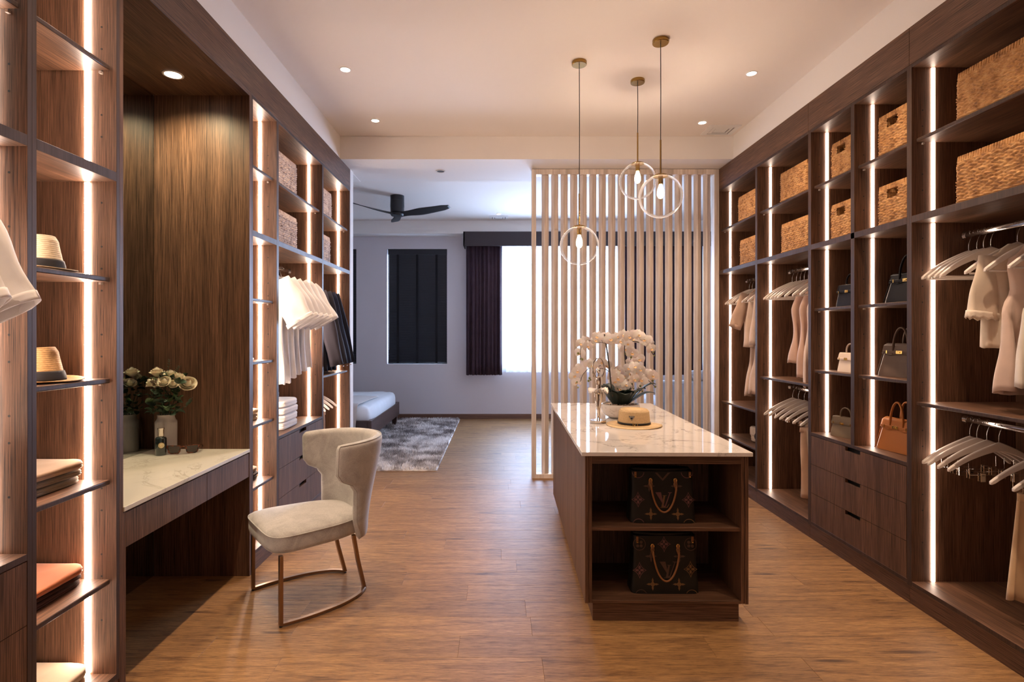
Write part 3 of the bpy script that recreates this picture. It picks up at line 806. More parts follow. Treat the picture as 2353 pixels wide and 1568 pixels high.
# ------------------------------------------------------------------ hangers (origin on the rail; body spreads along x)
def arcz(x): return -0.088 - 0.145 * (abs(x) / 0.245) ** 1.25 * (1.0 - 0.12 * math.sin(PI * min(1, abs(x) / 0.245)))
def make_hanger(kind):
    t = thing('coat_hanger', 'pale wooden coat hanger', 'hanger')
    g = G(); n = 28; vs = []
    for i in range(n + 1):
        x = -0.245 + 0.49 * i / n; q = abs(x) / 0.245
        zt = arcz(x); hh = lerp(0.050, 0.024, q ** 0.6)
        if q > 0.93: hh *= 0.7
        y = 0.022 * q * q; th = lerp(0.006, 0.009 if kind != 'clip' else 0.008, q)
        vs += [(x, y - th, zt), (x, y + th, zt), (x, y + th, zt - hh), (x, y - th, zt - hh)]
    fs = []
    for i in range(n):
        a = i * 4; b = a + 4
        for k in range(4): l = (k + 1) % 4; fs.append((a + k, b + k, b + l, a + l))
    fs += [(0, 1, 2, 3), (n * 4 + 3, n * 4 + 2, n * 4 + 1, n * 4)]
    g.add(vs, fs); g.build('hanger_body', hangwood, t, smooth=50, bevel=0.003)
    pts = [(0, 0, -0.09), (0, 0, -0.058), (0.010, 0, -0.045)]
    for k in range(10):
        a = R(-52 + k * 25.5); pts.append((0.0215 * math.cos(a), 0, 0.0 + 0.0215 * math.sin(a) - 0.001))
    pts[2] = (0.006, 0, -0.036)
    G().tube(smoothpath(pts, 3), 0.0019, 6).build('hook', steel, t, smooth=180)
    if kind == 'bar':
        z = -0.245; G().tube([(-0.225, 0.02, z + 0.012), (-0.222, 0.018, z), (0.222, 0.018, z), (0.225, 0.02, z + 0.012)], 0.0055, 8).build('trouser_bar', hangwood, t, smooth=60)
    if kind == 'clip':
        z = -0.262
        G().tube([(-0.15, 0.008, -0.20), (-0.15, 0.006, z + 0.006), (-0.142, 0.006, z), (0.142, 0.006, z), (0.15, 0.006, z + 0.006), (0.15, 0.008, -0.20)], 0.0018, 6).build('clip_rail', chrome, t, smooth=60)
        for x in (-0.085, 0.085):
            g = G().box(x - 0.013, x + 0.013, -0.006, 0.0, z - 0.034, z + 0.012).box(x - 0.013, x + 0.013, 0.011, 0.016, z - 0.034, z + 0.012).box(x - 0.009, x + 0.009, -0.006, 0.016, z - 0.004, z + 0.004)
            g.build('clip', chrome, t, bevel=0.0015)
    return t
HG = {}
def hanger(kind, side, y, rz, label, group, yaw=0):
    loc = ((XL if side < 0 else XR) + side * 0.29, y, rz + 0.0)
    rot = R(yaw) + (0 if side > 0 else PI)
    if kind not in HG:
        t = make_hanger(kind); HG[kind] = t; t.location = loc; t.rotation_euler = (0, 0, rot); t['label'] = label; t['group'] = group; return t
    return dup(HG[kind], loc, rot, label, group)

# ------------------------------------------------------------------ garments
def garment(name, label, cat, group, m, side, y, rz, L, tab, th=0.035, folds=5, famp=0.012, sleeve=None, yaw=0, seed=0, hem=0.0, extra=None, mats2=None, neck=0.075):
    """tab: (depth below the rail, half width) pairs; built on local x (width) / z, thickness y"""
    rr = random.Random(seed)
    t = thing(name, label, cat, ((XL if side < 0 else XR) + side * 0.29, y, rz), R(yaw) + (0 if side > 0 else PI), group)
    g = G(); nv = 26; nu = 44; z0 = tab[0][0]; p1, p2 = rr.uniform(0, 6), rr.uniform(0, 6)
    def f(u, v):
        d = lerp(z0, L, v); hw = interp(d, tab); a = 2 * PI * u
        ca, sa = math.cos(a), math.sin(a)
        x = hw * (abs(ca) ** 0.8) * (1 if ca > 0 else -1)
        k = sstep(0.18, 0.9, v)
        wv = 1.7 * famp * k * (math.sin(folds * x / 0.1 + p1) + 0.6 * math.sin(folds * 1.9 * x / 0.1 + p2))
        tt = th * (0.35 + 0.65 * sstep(0, 0.25, v)) * (1 + 0.3 * k)
        yy = tt * (abs(sa) ** 0.7) * (1 if sa > 0 else -1) + wv
        z = -d
        if v < 0.10 and abs(x) < neck: z -= 0.0
        z += hem * v * math.cos(a * 1.0 + p1) + 0.004 * math.sin(7 * a + p2) * k
        return (x, yy, z)
    g.grid(f, nu, nv, wrap=True)
    g.build('garment_body', m, t, smooth=180, solid=0.003)
    if sleeve:
        kind, sl, w0, w1, out = sleeve      # length, start width, end width, outward spread
        for sg in (-1, 1):
            q = G(); sx = interp(0.20, tab) - 0.035; back = sg > 0; outk = min(out, 0.02) if back else out; wk = min(1, 0.062 / max(w0, w1)) if back else 1
            def fs_(u, v, sg=sg, out=outk, wk=wk):
                a = 2 * PI * u; w_ = lerp(w0, w1, v) * wk
                cx = sx + out * (v ** 0.85) ; cz = -0.165 - (sl) * v
                ax = Vector((out, 0, -sl)).normalized(); px = Vector((-ax.z, 0, ax.x))
                w2_ = w_ * (1 + 0.06 * math.sin(9 * v + p1)) 
                p = Vector((cx, 0, cz)) + px * (w2_ * math.cos(a)) 
                yy = (0.026 + 0.012 * v) * math.sin(a) + 0.008 * math.sin(4 * a + 5 * v + p2) * v
                return (sg * p.x, p.y + yy, p.z)
            q.grid(fs_, 22, 12, wrap=True)
            s_ = q.build('sleeve', m, t, smooth=180, solid=0.003)
            if kind == 'cuffed' or kind == 'lace' or kind == 'hemmed':
                q = G(); ex = 0.028 if kind != 'lace' else 0.035
                def fc(u, v, sg=sg, out=outk, wk=wk):
                    a = 2 * PI * u; vv = 1 - ex / (sl + 0.001) * (1 - v) * 1.0 + (0.01 if kind == 'lace' else 0.0)
                    cx = sx + out * vv ** 0.85; cz = -0.165 - sl * vv
                    ax = Vector((out, 0, -sl)).normalized(); px = Vector((-ax.z, 0, ax.x))
                    w_ = (w1 * wk + 0.003) * (0.75 if kind == 'cuffed' else 1.0) * (1 + (0.05 * math.sin(16 * a) * v if kind == 'lace' else 0))
                    p = Vector((cx, 0, cz - (0.006 * math.sin(12 * a) * v if kind == 'lace' else 0))) + px * w_ * math.cos(a)
                    return (sg * p.x, (0.041) * math.sin(a), p.z)
                q.grid(fc, 48, 4, wrap=True)
                q.build('cuff', mats2 or m, s_, smooth=180, solid=0.003)
    if extra: extra(t)
    return t
tee_w = cloth('white_cotton', (0.80, 0.76, 0.74), 0.9)
tee_tab = [(0.085, 0.055), (0.11, 0.085), (0.14, 0.15), (0.19, 0.235), (0.26, 0.245), (0.55, 0.235), (1.0, 0.26)]
KW = 'white hangers in the left wardrobe'
def collar(m, w=0.075, z=-0.085):
    def ex(t):
        g = G(); g.tube([(w * math.cos(a), 0.022 * math.sin(a), z - 0.012 * (math.sin(a) < 0)) for a in [2 * PI * k / 20 for k in range(20)]], 0.008, 6, closed=True)
        g.build('neck_band', m, t, smooth=180)
    return ex
# far left: two white tops at the picture edge
for i, (y, lab) in enumerate(((1.60, 'white short-sleeved top cut off by the left picture edge'), (1.50, 'second white top behind the left picture edge'))):
    garment('white_top', lab, 'shirt', 'white tops in the left wardrobes', tee_w, -1, y, RZ1, 0.92, tee_tab, sleeve=('hemmed', 0.33, 0.10, 0.105, 0.17), seed=i, yaw=4, extra=collar(tee_w))
    hanger('plain', -1, y, RZ1, 'pale hanger under the ' + ['first', 'second'][i] + ' white top at the left picture edge', KW, 4)
# left wardrobe
ys = [4.02, 4.13, 4.24, 4.36, 4.48, 4.60]
labs = ['nearest white short-sleeved top in the left wardrobe, longest hem', 'second white top from the narrow shelf unit', 'third white top, middle of the left wardrobe', 'fourth white top, behind the middle one',
        'fifth white top, sleeve crossing the lit strip', 'farthest white top, sleeve reaching past the cabinet edge']
for i, y in enumerate(ys):
    garment('white_top', labs[i], 'shirt', 'white tops in the left wardrobes', tee_w, -1, y, RZ1, [0.93, 0.93, 0.90, 0.88, 0.86, 0.84][i], tee_tab, th=0.028,
            sleeve=('hemmed', 0.30, 0.10, 0.105, 0.175), seed=10 + i, yaw=[2, 3, 5, 6, 8, 10][i], extra=collar(tee_w))
    hanger('plain', -1, y, RZ1, 'pale hanger carrying the %s white top from the shelf unit' % ['first', 'second', 'third', 'fourth', 'fifth', 'sixth'][i], KW, [2, 3, 5, 6, 8, 10][i])
# dark jackets
jk = [(4.98, (0.045, 0.040, 0.052), 'charcoal tailored jacket, nearest of the dark jackets'), (5.10, (0.028, 0.028, 0.040), 'black jacket second from the white tops'),
      (5.22, (0.012, 0.017, 0.040), 'navy jacket second from the bedroom'), (5.35, (0.008, 0.010, 0.022), 'darkest navy jacket, next to the bedroom wall')]
pearl = mat('silver_button', (0.7, 0.7, 0.75), 0.25, 0.8)
for i, (y, c, lab) in enumerate(jk):
    m = cloth('suiting_%d' % i, c, 0.75, 400, 0.1)
    def ex(t, m=m):
        g = G()
        for sg in (-1, 1):
            g.prism([(0.02, -0.10), (0.075, -0.12), (0.10, -0.24), (0.015, -0.52)], lambda u, v, w_, sg=sg: (sg * u, 0.046 + w_, v), 0.004)
            g.prism([(0.02, -0.10), (0.075, -0.12), (0.10, -0.24), (0.015, -0.52)], lambda u, v, w_, sg=sg: (sg * u, -0.046 - w_, v), 0.004)
        g.build('lapel', m, t, bevel=0.001)
        for sg in (-1, 1):
            for k in range(3): G().ball((sg * 0.372, -0.035 + k * 0.002, -0.86 + k * 0.03), 0.007, 8).build('cuff_button', pearl, t, smooth=180)
    garment('tailored_jacket', lab, 'jacket', 'dark jackets on the left rail', m, -1, y, RZ1, 0.91, [(0.085, 0.05), (0.115, 0.10), (0.15, 0.17), (0.20, 0.225), (0.3, 0.225), (0.55, 0.20), (0.91, 0.235)],
            th=0.04, famp=0.004, sleeve=('plain', 0.68, 0.075, 0.062, 0.17), seed=30 + i, yaw=3 * i, extra=ex)
    hanger('plain', -1, y, RZ1, 'pale hanger carrying the ' + ['charcoal', 'black', 'navy', 'darkest navy'][i] + ' jacket', KW, 3 * i)
# lower rail: clip hangers with beige trousers
beige = cloth('beige_twill', (0.55, 0.40, 0.28), 0.85)
def trousers(name, label, group, m, side, y, rz, L, hw, yaw=0, seed=0, th=0.022, cat='trousers'):
    rr = random.Random(seed); ph = rr.uniform(0, 6)
    t = thing(name, label, cat, ((XL if side < 0 else XR) + side * 0.29, y, rz), R(yaw) + (0 if side > 0 else PI), group)
    wt = -0.275
    for sg in (-1, 1):
        g = G()
        def f(u, v, sg=sg):
            a = 2 * PI * u; w_ = lerp(hw / 2, hw * 0.36, sstep(0, 0.9, v)) * (1 + 0.1 * math.sin(3 * v + ph))
            cx = sg * (hw / 2 - 0.004) + sg * 0.012 * v
            return (cx + w_ * math.cos(a), th * math.sin(a) + 0.008 * math.sin(3 * a + 6 * v + ph) * v, wt - L * v)
        g.grid(f, 24, 16, wrap=True).build('leg', m, t, smooth=180, solid=0.003)
    G().lathe([(1, 0.003), (1.02, -0.035)], (0, 0, wt), 32, sx=hw * 0.99, sy=th * 1.1).build('waistband', m, t, smooth=180, solid=0.003)
    return t
for i, y in enumerate((5.02, 5.12, 5.22, 5.34)):
    hanger('clip', -1, y, RZ2, 'pale clip hanger on the low left rail, %s from the wardrobe divider' % ['first', 'second', 'third', 'fourth'][i], 'clip hangers on the low left rail', 4 + 3 * i)
    if i < 3: trousers('beige_trousers', 'beige trousers on the low left rail, ' + ['nearest pair', 'middle pair', 'farthest pair'][i], 'beige trousers on the low left rail', beige, -1, y, RZ2, 0.52, 0.17, 4 + 3 * i, i)

# right side -------------------------------------------------
KR = 'pale hangers on the upper right rails'
n4 = ['against the divider panel', 'second from the divider panel', 'third from the divider panel', 'fourth, nearest of the empty four']
for i, y in enumerate((2.997, 2.945, 2.905, 2.862)):
    hanger('bar', 1, y, RZ1, 'empty bar hanger on the nearest upper right rail, ' + n4[i], KR, [1, -1, 0, -2][i])
cream = cloth('cream_cotton', (0.74, 0.62, 0.49), 0.85)
lace = cloth('cream_lace', (0.80, 0.70, 0.58), 0.9, 120, 0.2)
blush = cloth('blush_knit', (0.66, 0.50, 0.42), 0.85)
ivory = cloth('ivory_satin', (0.72, 0.64, 0.55), 0.5)
bl_tab = [(0.10, 0.05), (0.13, 0.09), (0.17, 0.14), (0.23, 0.20), (0.30, 0.175), (0.55, 0.165), (0.8, 0.20)]
garment('lace_sleeve_blouse', 'cream blouse with scalloped lace sleeve hems, nearest right rail', 'blouse', None, cream, 1, 2.71, RZ1, 0.62, bl_tab, sleeve=('lace', 0.31, 0.060, 0.078, 0.045), seed=50, mats2=lace)
hanger('bar', 1, 2.715, RZ1, 'pale hanger carrying the lace-sleeve blouse', KR)
tk_tab = [(0.10, 0.05), (0.14, 0.09), (0.20, 0.155), (0.34, 0.135), (0.45, 0.19), (0.85, 0.215)]
garment('sleeveless_top', 'long blush sleeveless top with deep armholes beside the lace blouse', 'blouse', None, blush, 1, 2.60, RZ1, 0.83, tk_tab, seed=51, famp=0.014, hem=0.02)
hanger('bar', 1, 2.605, RZ1, 'pale hanger carrying the long blush sleeveless top', KR)
garment('sleeveless_top', 'ivory sleeveless top at the right picture edge', 'blouse', None, ivory, 1, 2.475, RZ1, 0.80, tk_tab, seed=52, famp=0.014)
hanger('bar', 1, 2.48, RZ1, 'pale hanger at the right picture edge with an ivory top', KR)
for i, y in enumerate((2.99, 2.945, 2.885, 2.815)):
    hanger('clip', 1, y, RZ2, 'empty clip hanger on the low nearest right rail, ' + n4[i], 'clip hangers on the low right rails', [0, -2, 0, -1][i])
def skirt(label, m, y, L, hw0, hw1, seed):
    t = thing('gathered_skirt', label, 'skirt', (XR + 0.29, y, RZ2), 0, None)
    def f(u, v):
        a = 2 * PI * u; hw = lerp(hw0, hw1, v); k = 0.3 + 0.7 * v
        return (hw * math.cos(a) * (1 + 0.02 * math.sin(11 * a) * k), (0.02 + 0.03 * v) * math.sin(a) + 0.010 * k * math.sin(7 * a + seed), -0.292 - L * v - 0.008 * math.sin(5 * a) * v)
    G().grid(f, 90, 12, wrap=True).build('skirt_panel', m, t, smooth=180, solid=0.003)
    def f2(u, v):
        a = 2 * PI * u; return ((hw0 + 0.003) * math.cos(a), (0.024 + 0.003 * math.sin(30 * a)) * math.sin(a), -0.285 - 0.035 * v)
    G().grid(f2, 90, 4, wrap=True).build('waistband', m, t, smooth=180, solid=0.003)
    return t
skin = cloth('camel_crepe', (0.60, 0.40, 0.23), 0.8)
skirt('camel gathered-waist skirt on the low right rail', skin, 2.575, 0.50, 0.13, 0.175, 1)
hanger('clip', 1, 2.575, RZ2, 'clip hanger holding the camel skirt', 'clip hangers on the low right rails')
skirt('cream skirt beside the camel one, cut by the picture edge', cream, 2.46, 0.50, 0.13, 0.18, 2)
hanger('clip', 1, 2.46, RZ2, 'clip hanger holding the cream skirt', 'clip hangers on the low right rails')
# second right wardrobe
rose = cloth('rose_satin', (0.56, 0.36, 0.275), 0.55)
for i, y in enumerate((4.80, 4.73, 4.67, 4.61, 4.55)):
    hanger('bar', 1, y, RZ1, 'empty bar hanger over the blush tops, %s from the divider' % ['first', 'second', 'third', 'fourth', 'fifth'][i], KR, [0, -2, -1, 1, -1][i])
sl_tab = [(0.10, 0.05), (0.14, 0.09), (0.20, 0.15), (0.36, 0.20), (0.5, 0.19), (0.8, 0.225)]
for i, (y, m, L, lab) in enumerate(((4.44, rose, 0.79, 'rose sleeveless blouse, first on the second right rail'), (4.32, rose, 0.90, 'rose longline top behind the first rose blouse'), (4.21, blush, 0.97, 'blush long top nearest the handbag column'))):
    garment('sleeveless_top', lab, 'blouse', None, m, 1, y, RZ1, L, sl_tab, seed=60 + i, famp=0.012)
    hanger('bar', 1, y + 0.004, RZ1, 'pale hanger of the ' + ['first rose blouse', 'rose longline top', 'blush long top'][i], KR)
for i, y in enumerate((4.79, 4.70, 4.61, 4.52, 4.43)):
    hanger('clip', 1, y, RZ2, 'clip hanger on the low rail of the second right wardrobe, %s from the divider' % ['first', 'second', 'third', 'fourth', 'fifth'][i], 'clip hangers on the low right rails', [0, -2, 1, -1, 0][i])
peach = cloth('peach_crepe', (0.70, 0.47, 0.33), 0.8)
for i, (y, m) in enumerate(((4.32, peach), (4.21, beige))):
    trousers('wide_trousers', ['peach wide-leg trousers on the second low right rail', 'beige trousers nearest the drawers on the low right rail'][i], None, m, 1, y, RZ2, 0.56, 0.20, 0, 70 + i, 0.03)
    hanger('clip', 1, y, RZ2, ['clip hanger holding the peach trousers', 'clip hanger holding the beige trousers by the drawers'][i], 'clip hangers on the low right rails')
# last right wardrobe
for i, y in enumerate((5.62, 5.55, 5.48)):
    hanger('bar', 1, y, RZ1, 'empty bar hanger by the slatted screen, %s from the end panel' % ['first', 'second', 'third'][i], KR, [0, 2, -1][i])
tan_knit = cloth('tan_boucle', (0.58, 0.40, 0.30), 0.95, 120, 0.2)
dress_m = cloth('beige_linen', (0.66, 0.50, 0.40), 0.85)
garment('boucle_sweater', 'tan boucle sweater with rolled sleeves next to the end panel', 'sweater', None, tan_knit, 1, 5.36, RZ1, 0.60, bl_tab, sleeve=('cuffed', 0.33, 0.065, 0.06, 0.13), seed=80, mats2=tan_knit)
garment('ruffle_sleeve_dress', 'long beige dress with gathered ruffle cuffs', 'dress', None, dress_m, 1, 5.22, RZ1, 1.15, [(0.10, 0.05), (0.13, 0.09), (0.17, 0.14), (0.23, 0.185), (0.35, 0.17), (0.7, 0.17), (1.15, 0.24)], sleeve=('cuffed', 0.52, 0.055, 0.065, 0.05), seed=81)
garment('ruffle_sleeve_dress', 'second long beige dress behind the wardrobe divider', 'dress', None, blush, 1, 5.10, RZ1, 1.12, [(0.10, 0.05), (0.13, 0.09), (0.17, 0.14), (0.23, 0.185), (0.35, 0.17), (0.7, 0.19), (1.12, 0.24)], sleeve=('cuffed', 0.50, 0.055, 0.065, 0.05), seed=82)
for i, y in enumerate((5.365, 5.225, 5.105)):
    hanger('bar', 1, y, RZ1, 'pale hanger carrying the ' + ['tan boucle sweater', 'long beige dress', 'second long beige dress'][i], KR)

# ------------------------------------------------------------------ folded clothes
def folded(label, m, cx, cy, z, w_, d, h, group, seed=0, cat='folded clothes', name='folded_trousers', rot=0):
    """one folded garment: a soft slab whose fold faces the aisle, drooping fold layers"""
    rr = random.Random(seed); p = rr.uniform(0, 6)
    t = G(); n = 30
    rings = [(0.0, 0.94), (0.08, 0.985), (0.3, 1.0), (0.48, 0.992), (0.50, 0.972), (0.52, 0.992), (0.7, 1.0), (0.92, 0.985), (1.0, 0.95), (1.02, 0.80), (1.04, 0.5), (1.045, 0.001)]
    vs = []
    for (q, s_) in rings:
        for k in range(n):
            a = 2 * PI * k / n; ca, sa = math.cos(a), math.sin(a)
            e = 0.22
            x = (abs(ca) ** e) * (1 if ca > 0 else -1) * w_ / 2 * s_; y = (abs(sa) ** e) * (1 if sa > 0 else -1) * d / 2 * s_
            x *= 1 + 0.02 * math.sin(3 * a + p + q)
            zz = q * h + (0.004 * math.sin(5 * x / w_ * 2 + p) * math.cos(4 * y / d + p) if q > 0.9 else 0)
            vs.append((x, y, zz))
    fs = []
    for j in range(len(rings) - 1):
        for k in range(n):
            l = (k + 1) % n; fs.append((j * n + k, j * n + l, (j + 1) * n + l, (j + 1) * n + k))
    fs.append(tuple(range(n))[::-1])
    t.add(vs, fs)
    o = t.build(name, m, None, loc=(cx, cy, z + 0.0008), smooth=60, weld=True, rot=(0, 0, rot))
    tag(o, label, cat, group); return o
camel = cloth('camel_gabardine', (0.36, 0.215, 0.105), 0.85)
olive = cloth('olive_drill', (0.20, 0.14, 0.08), 0.85)
orange = cloth('burnt_orange_drill', (0.48, 0.125, 0.022), 0.85)
wine = cloth('dark_brown_wool', (0.06, 0.025, 0.018), 0.9)
charcoal = cloth('charcoal_wool', (0.055, 0.045, 0.045), 0.9)
sand = cloth('sand_chino', (0.60, 0.46, 0.30), 0.85)
terry = cloth('white_terry', (0.82, 0.78, 0.76), 0.95, 90, 0.05)
FXc = -1.86
def stack(x, y, z, items, w_, d, grp, cat='folded clothes', name='folded_trousers'):
    for i, (m, h, lab) in enumerate(items):
        folded(lab, m, x + random.uniform(-0.006, 0.006), y + random.uniform(-0.004, 0.004), z, w_, d, h, grp, int(100 * x * y) + i, cat, name); z += h * 1.05 + 0.004
stack(FXc, 2.015, 0.929, [(olive, 0.024, 'lowest olive folded garment under the camel one'), (olive, 0.022, 'olive folded garment, middle of the camel-topped stack'), (camel, 0.03, 'camel folded garment topping the stack below the lower straw hat')], 0.39, 0.33, 'folded clothes in the hat column')
stack(FXc - 0.0, 2.015, 0.524, [(wine, 0.018, 'dark brown folded garment directly on the shelf under the orange one'), (wine, 0.016, 'thin dark brown folded garment between shelf and orange cloth'), (orange, 0.028, 'bright burnt-orange folded garment on top of its stack')], 0.40, 0.33, 'folded clothes in the hat column')
stack(FXc - 0.01, 2.01, 0.13, [(camel, 0.025, 'lower camel folded garment on the cabinet floor'), (sand, 0.034, 'sand folded garment topping the bottom stack at lower left')], 0.46, 0.34, 'folded clothes in the hat column')
G2 = 'folded clothes in the column beyond the vanity'
stack(-1.86, 3.62, 0.929, [(camel, 0.018, 'brown folded garment under the sand one, eye-level stack beyond vanity'), (olive, 0.016, 'olive folded garment in the eye-level stack beyond the vanity'), (sand, 0.03, 'sand folded garment on top of the stack beyond the vanity')], 0.38, 0.30, G2)
stack(-1.86, 3.62, 0.524, [(charcoal, 0.02, 'lowest charcoal folded garment behind the chair'), (charcoal, 0.02, 'middle charcoal folded garment behind the chair'), (olive, 0.028, 'taupe folded garment on top of the charcoal pair')], 0.38, 0.30, G2)
stack(-1.86, 3.62, 0.13, [(charcoal, 0.02, 'charcoal folded garment on the cabinet floor behind the chair'), (sand, 0.05, 'sand folded garment on the cabinet floor behind the chair')], 0.40, 0.30, G2)
stack(-1.86, 3.62, 1.342, [(ivory, 0.012, 'single thin ivory folded cloth on the middle shelf beyond the vanity')], 0.34, 0.28, G2)
stack(-1.785, 4.22, 0.792, [(terry, 0.052, 'bottom white folded towel on the left drawer top'), (terry, 0.050, 'second white towel from the bottom of the pile'), (terry, 0.048, 'third white towel from the bottom of the pile'), (terry, 0.048, 'fourth white towel, below the small top one')], 0.33, 0.30, 'white towels on the left drawer top', 'towel', 'folded_towel')
folded('smallest white towel, on top of the towel pile', terry, -1.84, 4.16, 0.792 + 0.227, 0.22, 0.24, 0.048, 'white towels on the left drawer top', 9, 'towel', 'folded_towel')

# ------------------------------------------------------------------ straw hats
def straw(name, c1, c2):
    m = mat(name, c1, 0.7); a = N(m)
    wv = a.n('ShaderNodeTexWave'); wv.wave_type = 'BANDS'; wv.bands_direction = 'Z'; wv.inputs['Scale'].default_value = 42; wv.inputs['Distortion'].default_value = 1.0; wv.inputs['Detail'].default_value = 2
    a.l(a.coords('Object'), wv.inputs['Vector'])
    f = a.noise(a.coords('Object', (90, 90, 240)), 1, 2)
    c = a.ramp(f, [(0.3, c2), (0.65, c1)])
    a.l(a.mix(0.35, c, wv.outputs['Color'], 'MULTIPLY'), a.p.inputs['Base Color']); a.bump(wv.outputs['Fac'], 0.4, 0.0015)
    return m
straw_p = straw('pale_straw', (0.76, 0.62, 0.42), (0.62, 0.47, 0.29))
straw_t = straw('tan_straw', (0.66, 0.40, 0.17), (0.48, 0.26, 0.09))
straw_i = straw('honey_straw', (0.80, 0.57, 0.31), (0.68, 0.46, 0.23))
band_k = cloth('black_grosgrain', (0.02, 0.018, 0.02), 0.7)
def fedora(label, loc, m, r=0.098, h=0.115, br=0.16, rot=0, curl=0.006):
    t = thing('straw_fedora', label, 'hat', loc, rot, 'straw hats in the left shelf unit')
    def f(u, v):
        a = 2 * PI * u; q = v
        rr = interp(q, [(0, r), (0.75, r * 0.80), (0.92, r * 0.70), (1.0, 0.003)])
        zz = interp(q, [(0, 0.006), (0.75, h * 0.86), (0.92, h), (1.0, h * 0.88)])
        zz += 0.008 * math.cos(a) * sstep(0.5, 0.9, q)
        pin = 1 - 0.10 * math.exp(-((math.cos(a) + 0.75) / 0.3) ** 2) * sstep(0.3, 0.9, q) * 1.0
        return (rr * math.cos(a) * 1.08, rr * math.sin(a) * 0.92 * pin, zz)
    G().grid(f, 48, 22, wrap=True).build('crown', m, t, smooth=180)
    def b(u, v):
        a = 2 * PI * u; rr = lerp(r * 0.99, br, v)
        return (rr * math.cos(a) * 1.04, rr * math.sin(a) * 0.94, 0.0055 + curl * v * v * (1.2 * abs(math.sin(a)) ** 2 + 0.2) - 0.0)
    G().grid(b, 48, 8, wrap=True).build('brim', m, t, smooth=180, solid=0.003)
    def bd(u, v):
        a = 2 * PI * u; q = v * 0.3; rr = interp(q, [(0, r), (0.75, r * 0.80)]) + 0.0025
        return (rr * math.cos(a) * 1.08, rr * math.sin(a) * 0.92, 0.007 + 0.036 * v)
    G().grid(bd, 48, 6, wrap=True).build('hat_band', band_k, t, smooth=180, solid=0.001)
    return t
fedora('pale straw fedora with black band on the upper hat shelf', (-1.725, 1.995, 1.754), straw_p, 0.095, 0.125, 0.135)
fedora('tan straw fedora with black band and visible brim on the lower hat shelf', (-1.755, 2.018, 1.342), straw_t, 0.105, 0.125, 0.165)
# ------------------------------------------------------------------ handbags
def leather(name, col, rough=0.42):
    m = mat(name, col, rough); a = N(m); a.bump(a.noise(a.coords('Object'), 420, 2), 0.15, 0.0006); a.p.inputs['Specular IOR Level'].default_value = 0.25; return m
def bag_body(g, wb, wt, db, dt, h, nz=10, bulge=0.06, sag=0):
    n = 40; vs = []
    for j in range(nz + 1):
        v = j / nz; w_ = lerp(wb, wt, v); d = lerp(db, dt, v ** 0.9) * (1 + bulge * math.sin(PI * v))
        if j == 0: w_ *= 0.985; d *= 0.96
        for k in range(n):
            a = 2 * PI * k / n; ca, sa = math.cos(a), math.sin(a)
            x = (abs(ca) ** 0.25) * (1 if ca > 0 else -1) * w_ / 2; y = (abs(sa) ** 0.30) * (1 if sa > 0 else -1) * d / 2
            x -= (1 if ca > 0 else -1) * 0.012 * (1 - abs(sa)) ** 3 * math.sin(PI * v) * 1.2
            vs.append((x, y, v * h))
    fs = [(j * n + k, j * n + (k + 1) % n, (j + 1) * n + (k + 1) % n, (j + 1) * n + k) for j in range(nz) for k in range(n)]
    fs += [tuple(range(n))[::-1], tuple(nz * n + k for k in range(n))]
    return g.add(vs, fs)
def arch(x0, x1, y, z0, h, n=18, lean=0):
    cx = (x0 + x1) / 2; rx = (x1 - x0) / 2; pts = [(x0, y, z0 - 0.02)]
    for k in range(n + 1):
        a = PI - PI * k / n
        pts.append((cx + rx * math.cos(a) * (1.0), y + lean * math.sin(a), z0 + h * math.sin(a) ** 0.85))
    pts.append((x1, y, z0 - 0.02)); return pts
def small_bag(label, loc, rot, m, w_=0.20, h=0.145, d=0.085, grp=None):
    t = thing('top_handle_bag', label, 'handbag', loc, rot, grp)
    wt = w_ * 0.86; dt = 0.035
    bag_body(G(), w_, wt, d, dt, h).build('body', m, t, smooth=50)
    def yf(v): return -lerp(d, dt, v ** 0.9) / 2 * (1 + 0.06 * math.sin(PI * v))
    g = G()   # flap over the top and down the front third
    def f(u, v):
        x = lerp(-wt / 2 - 0.002, wt / 2 + 0.002, u)
        if v < 0.25: y = lerp(dt / 2, -dt / 2, v / 0.25); z = h + 0.0035
        else: q = (v - 0.25) / 0.75; z = lerp(h + 0.0035, h * 0.66, q); y = yf(z / h) - 0.004 - 0.002 * math.sin(PI * q)
        x *= 1 + 0.04 * max(0, v - 0.25)
        return (x, y, z)
    g.grid(f, 14, 16).build('flap', m, t, smooth=180, solid=0.003)
    zs = h * 0.70; ys = yf(0.7) - 0.009
    G().box(-wt / 2 - 0.004, wt / 2 + 0.004, ys - 0.002, ys + 0.0015, zs - 0.007, zs + 0.007).build('strap', m, t, bevel=0.0012)
    G().box(-0.016, 0.016, ys - 0.0045, ys - 0.002, zs - 0.0085, zs + 0.0085).box(-0.006, 0.006, ys - 0.009, ys - 0.004, zs - 0.003, zs + 0.003).build('turn_lock', gold, t, bevel=0.0008)
    for sg in (-1, 1): G().box(sg * wt * 0.40 - 0.003, sg * wt * 0.40 + 0.003, ys - 0.0042, ys - 0.002, zs - 0.0075, zs + 0.0075).build('strap_stud', gold, t)
    hp = arch(-w_ * 0.21, w_ * 0.21, 0, h + 0.012, h * 0.42)
    G().tube(smoothpath(hp, 2), 0.0065, 10, flat=(0.75, 1.1)).build('handle', m, t, smooth=180)
    for sg in (-1, 1): G().ball((sg * w_ * 0.21, 0, h + 0.004), 0.007, 10).build('handle_ring', gold, t, smooth=180)
    return t
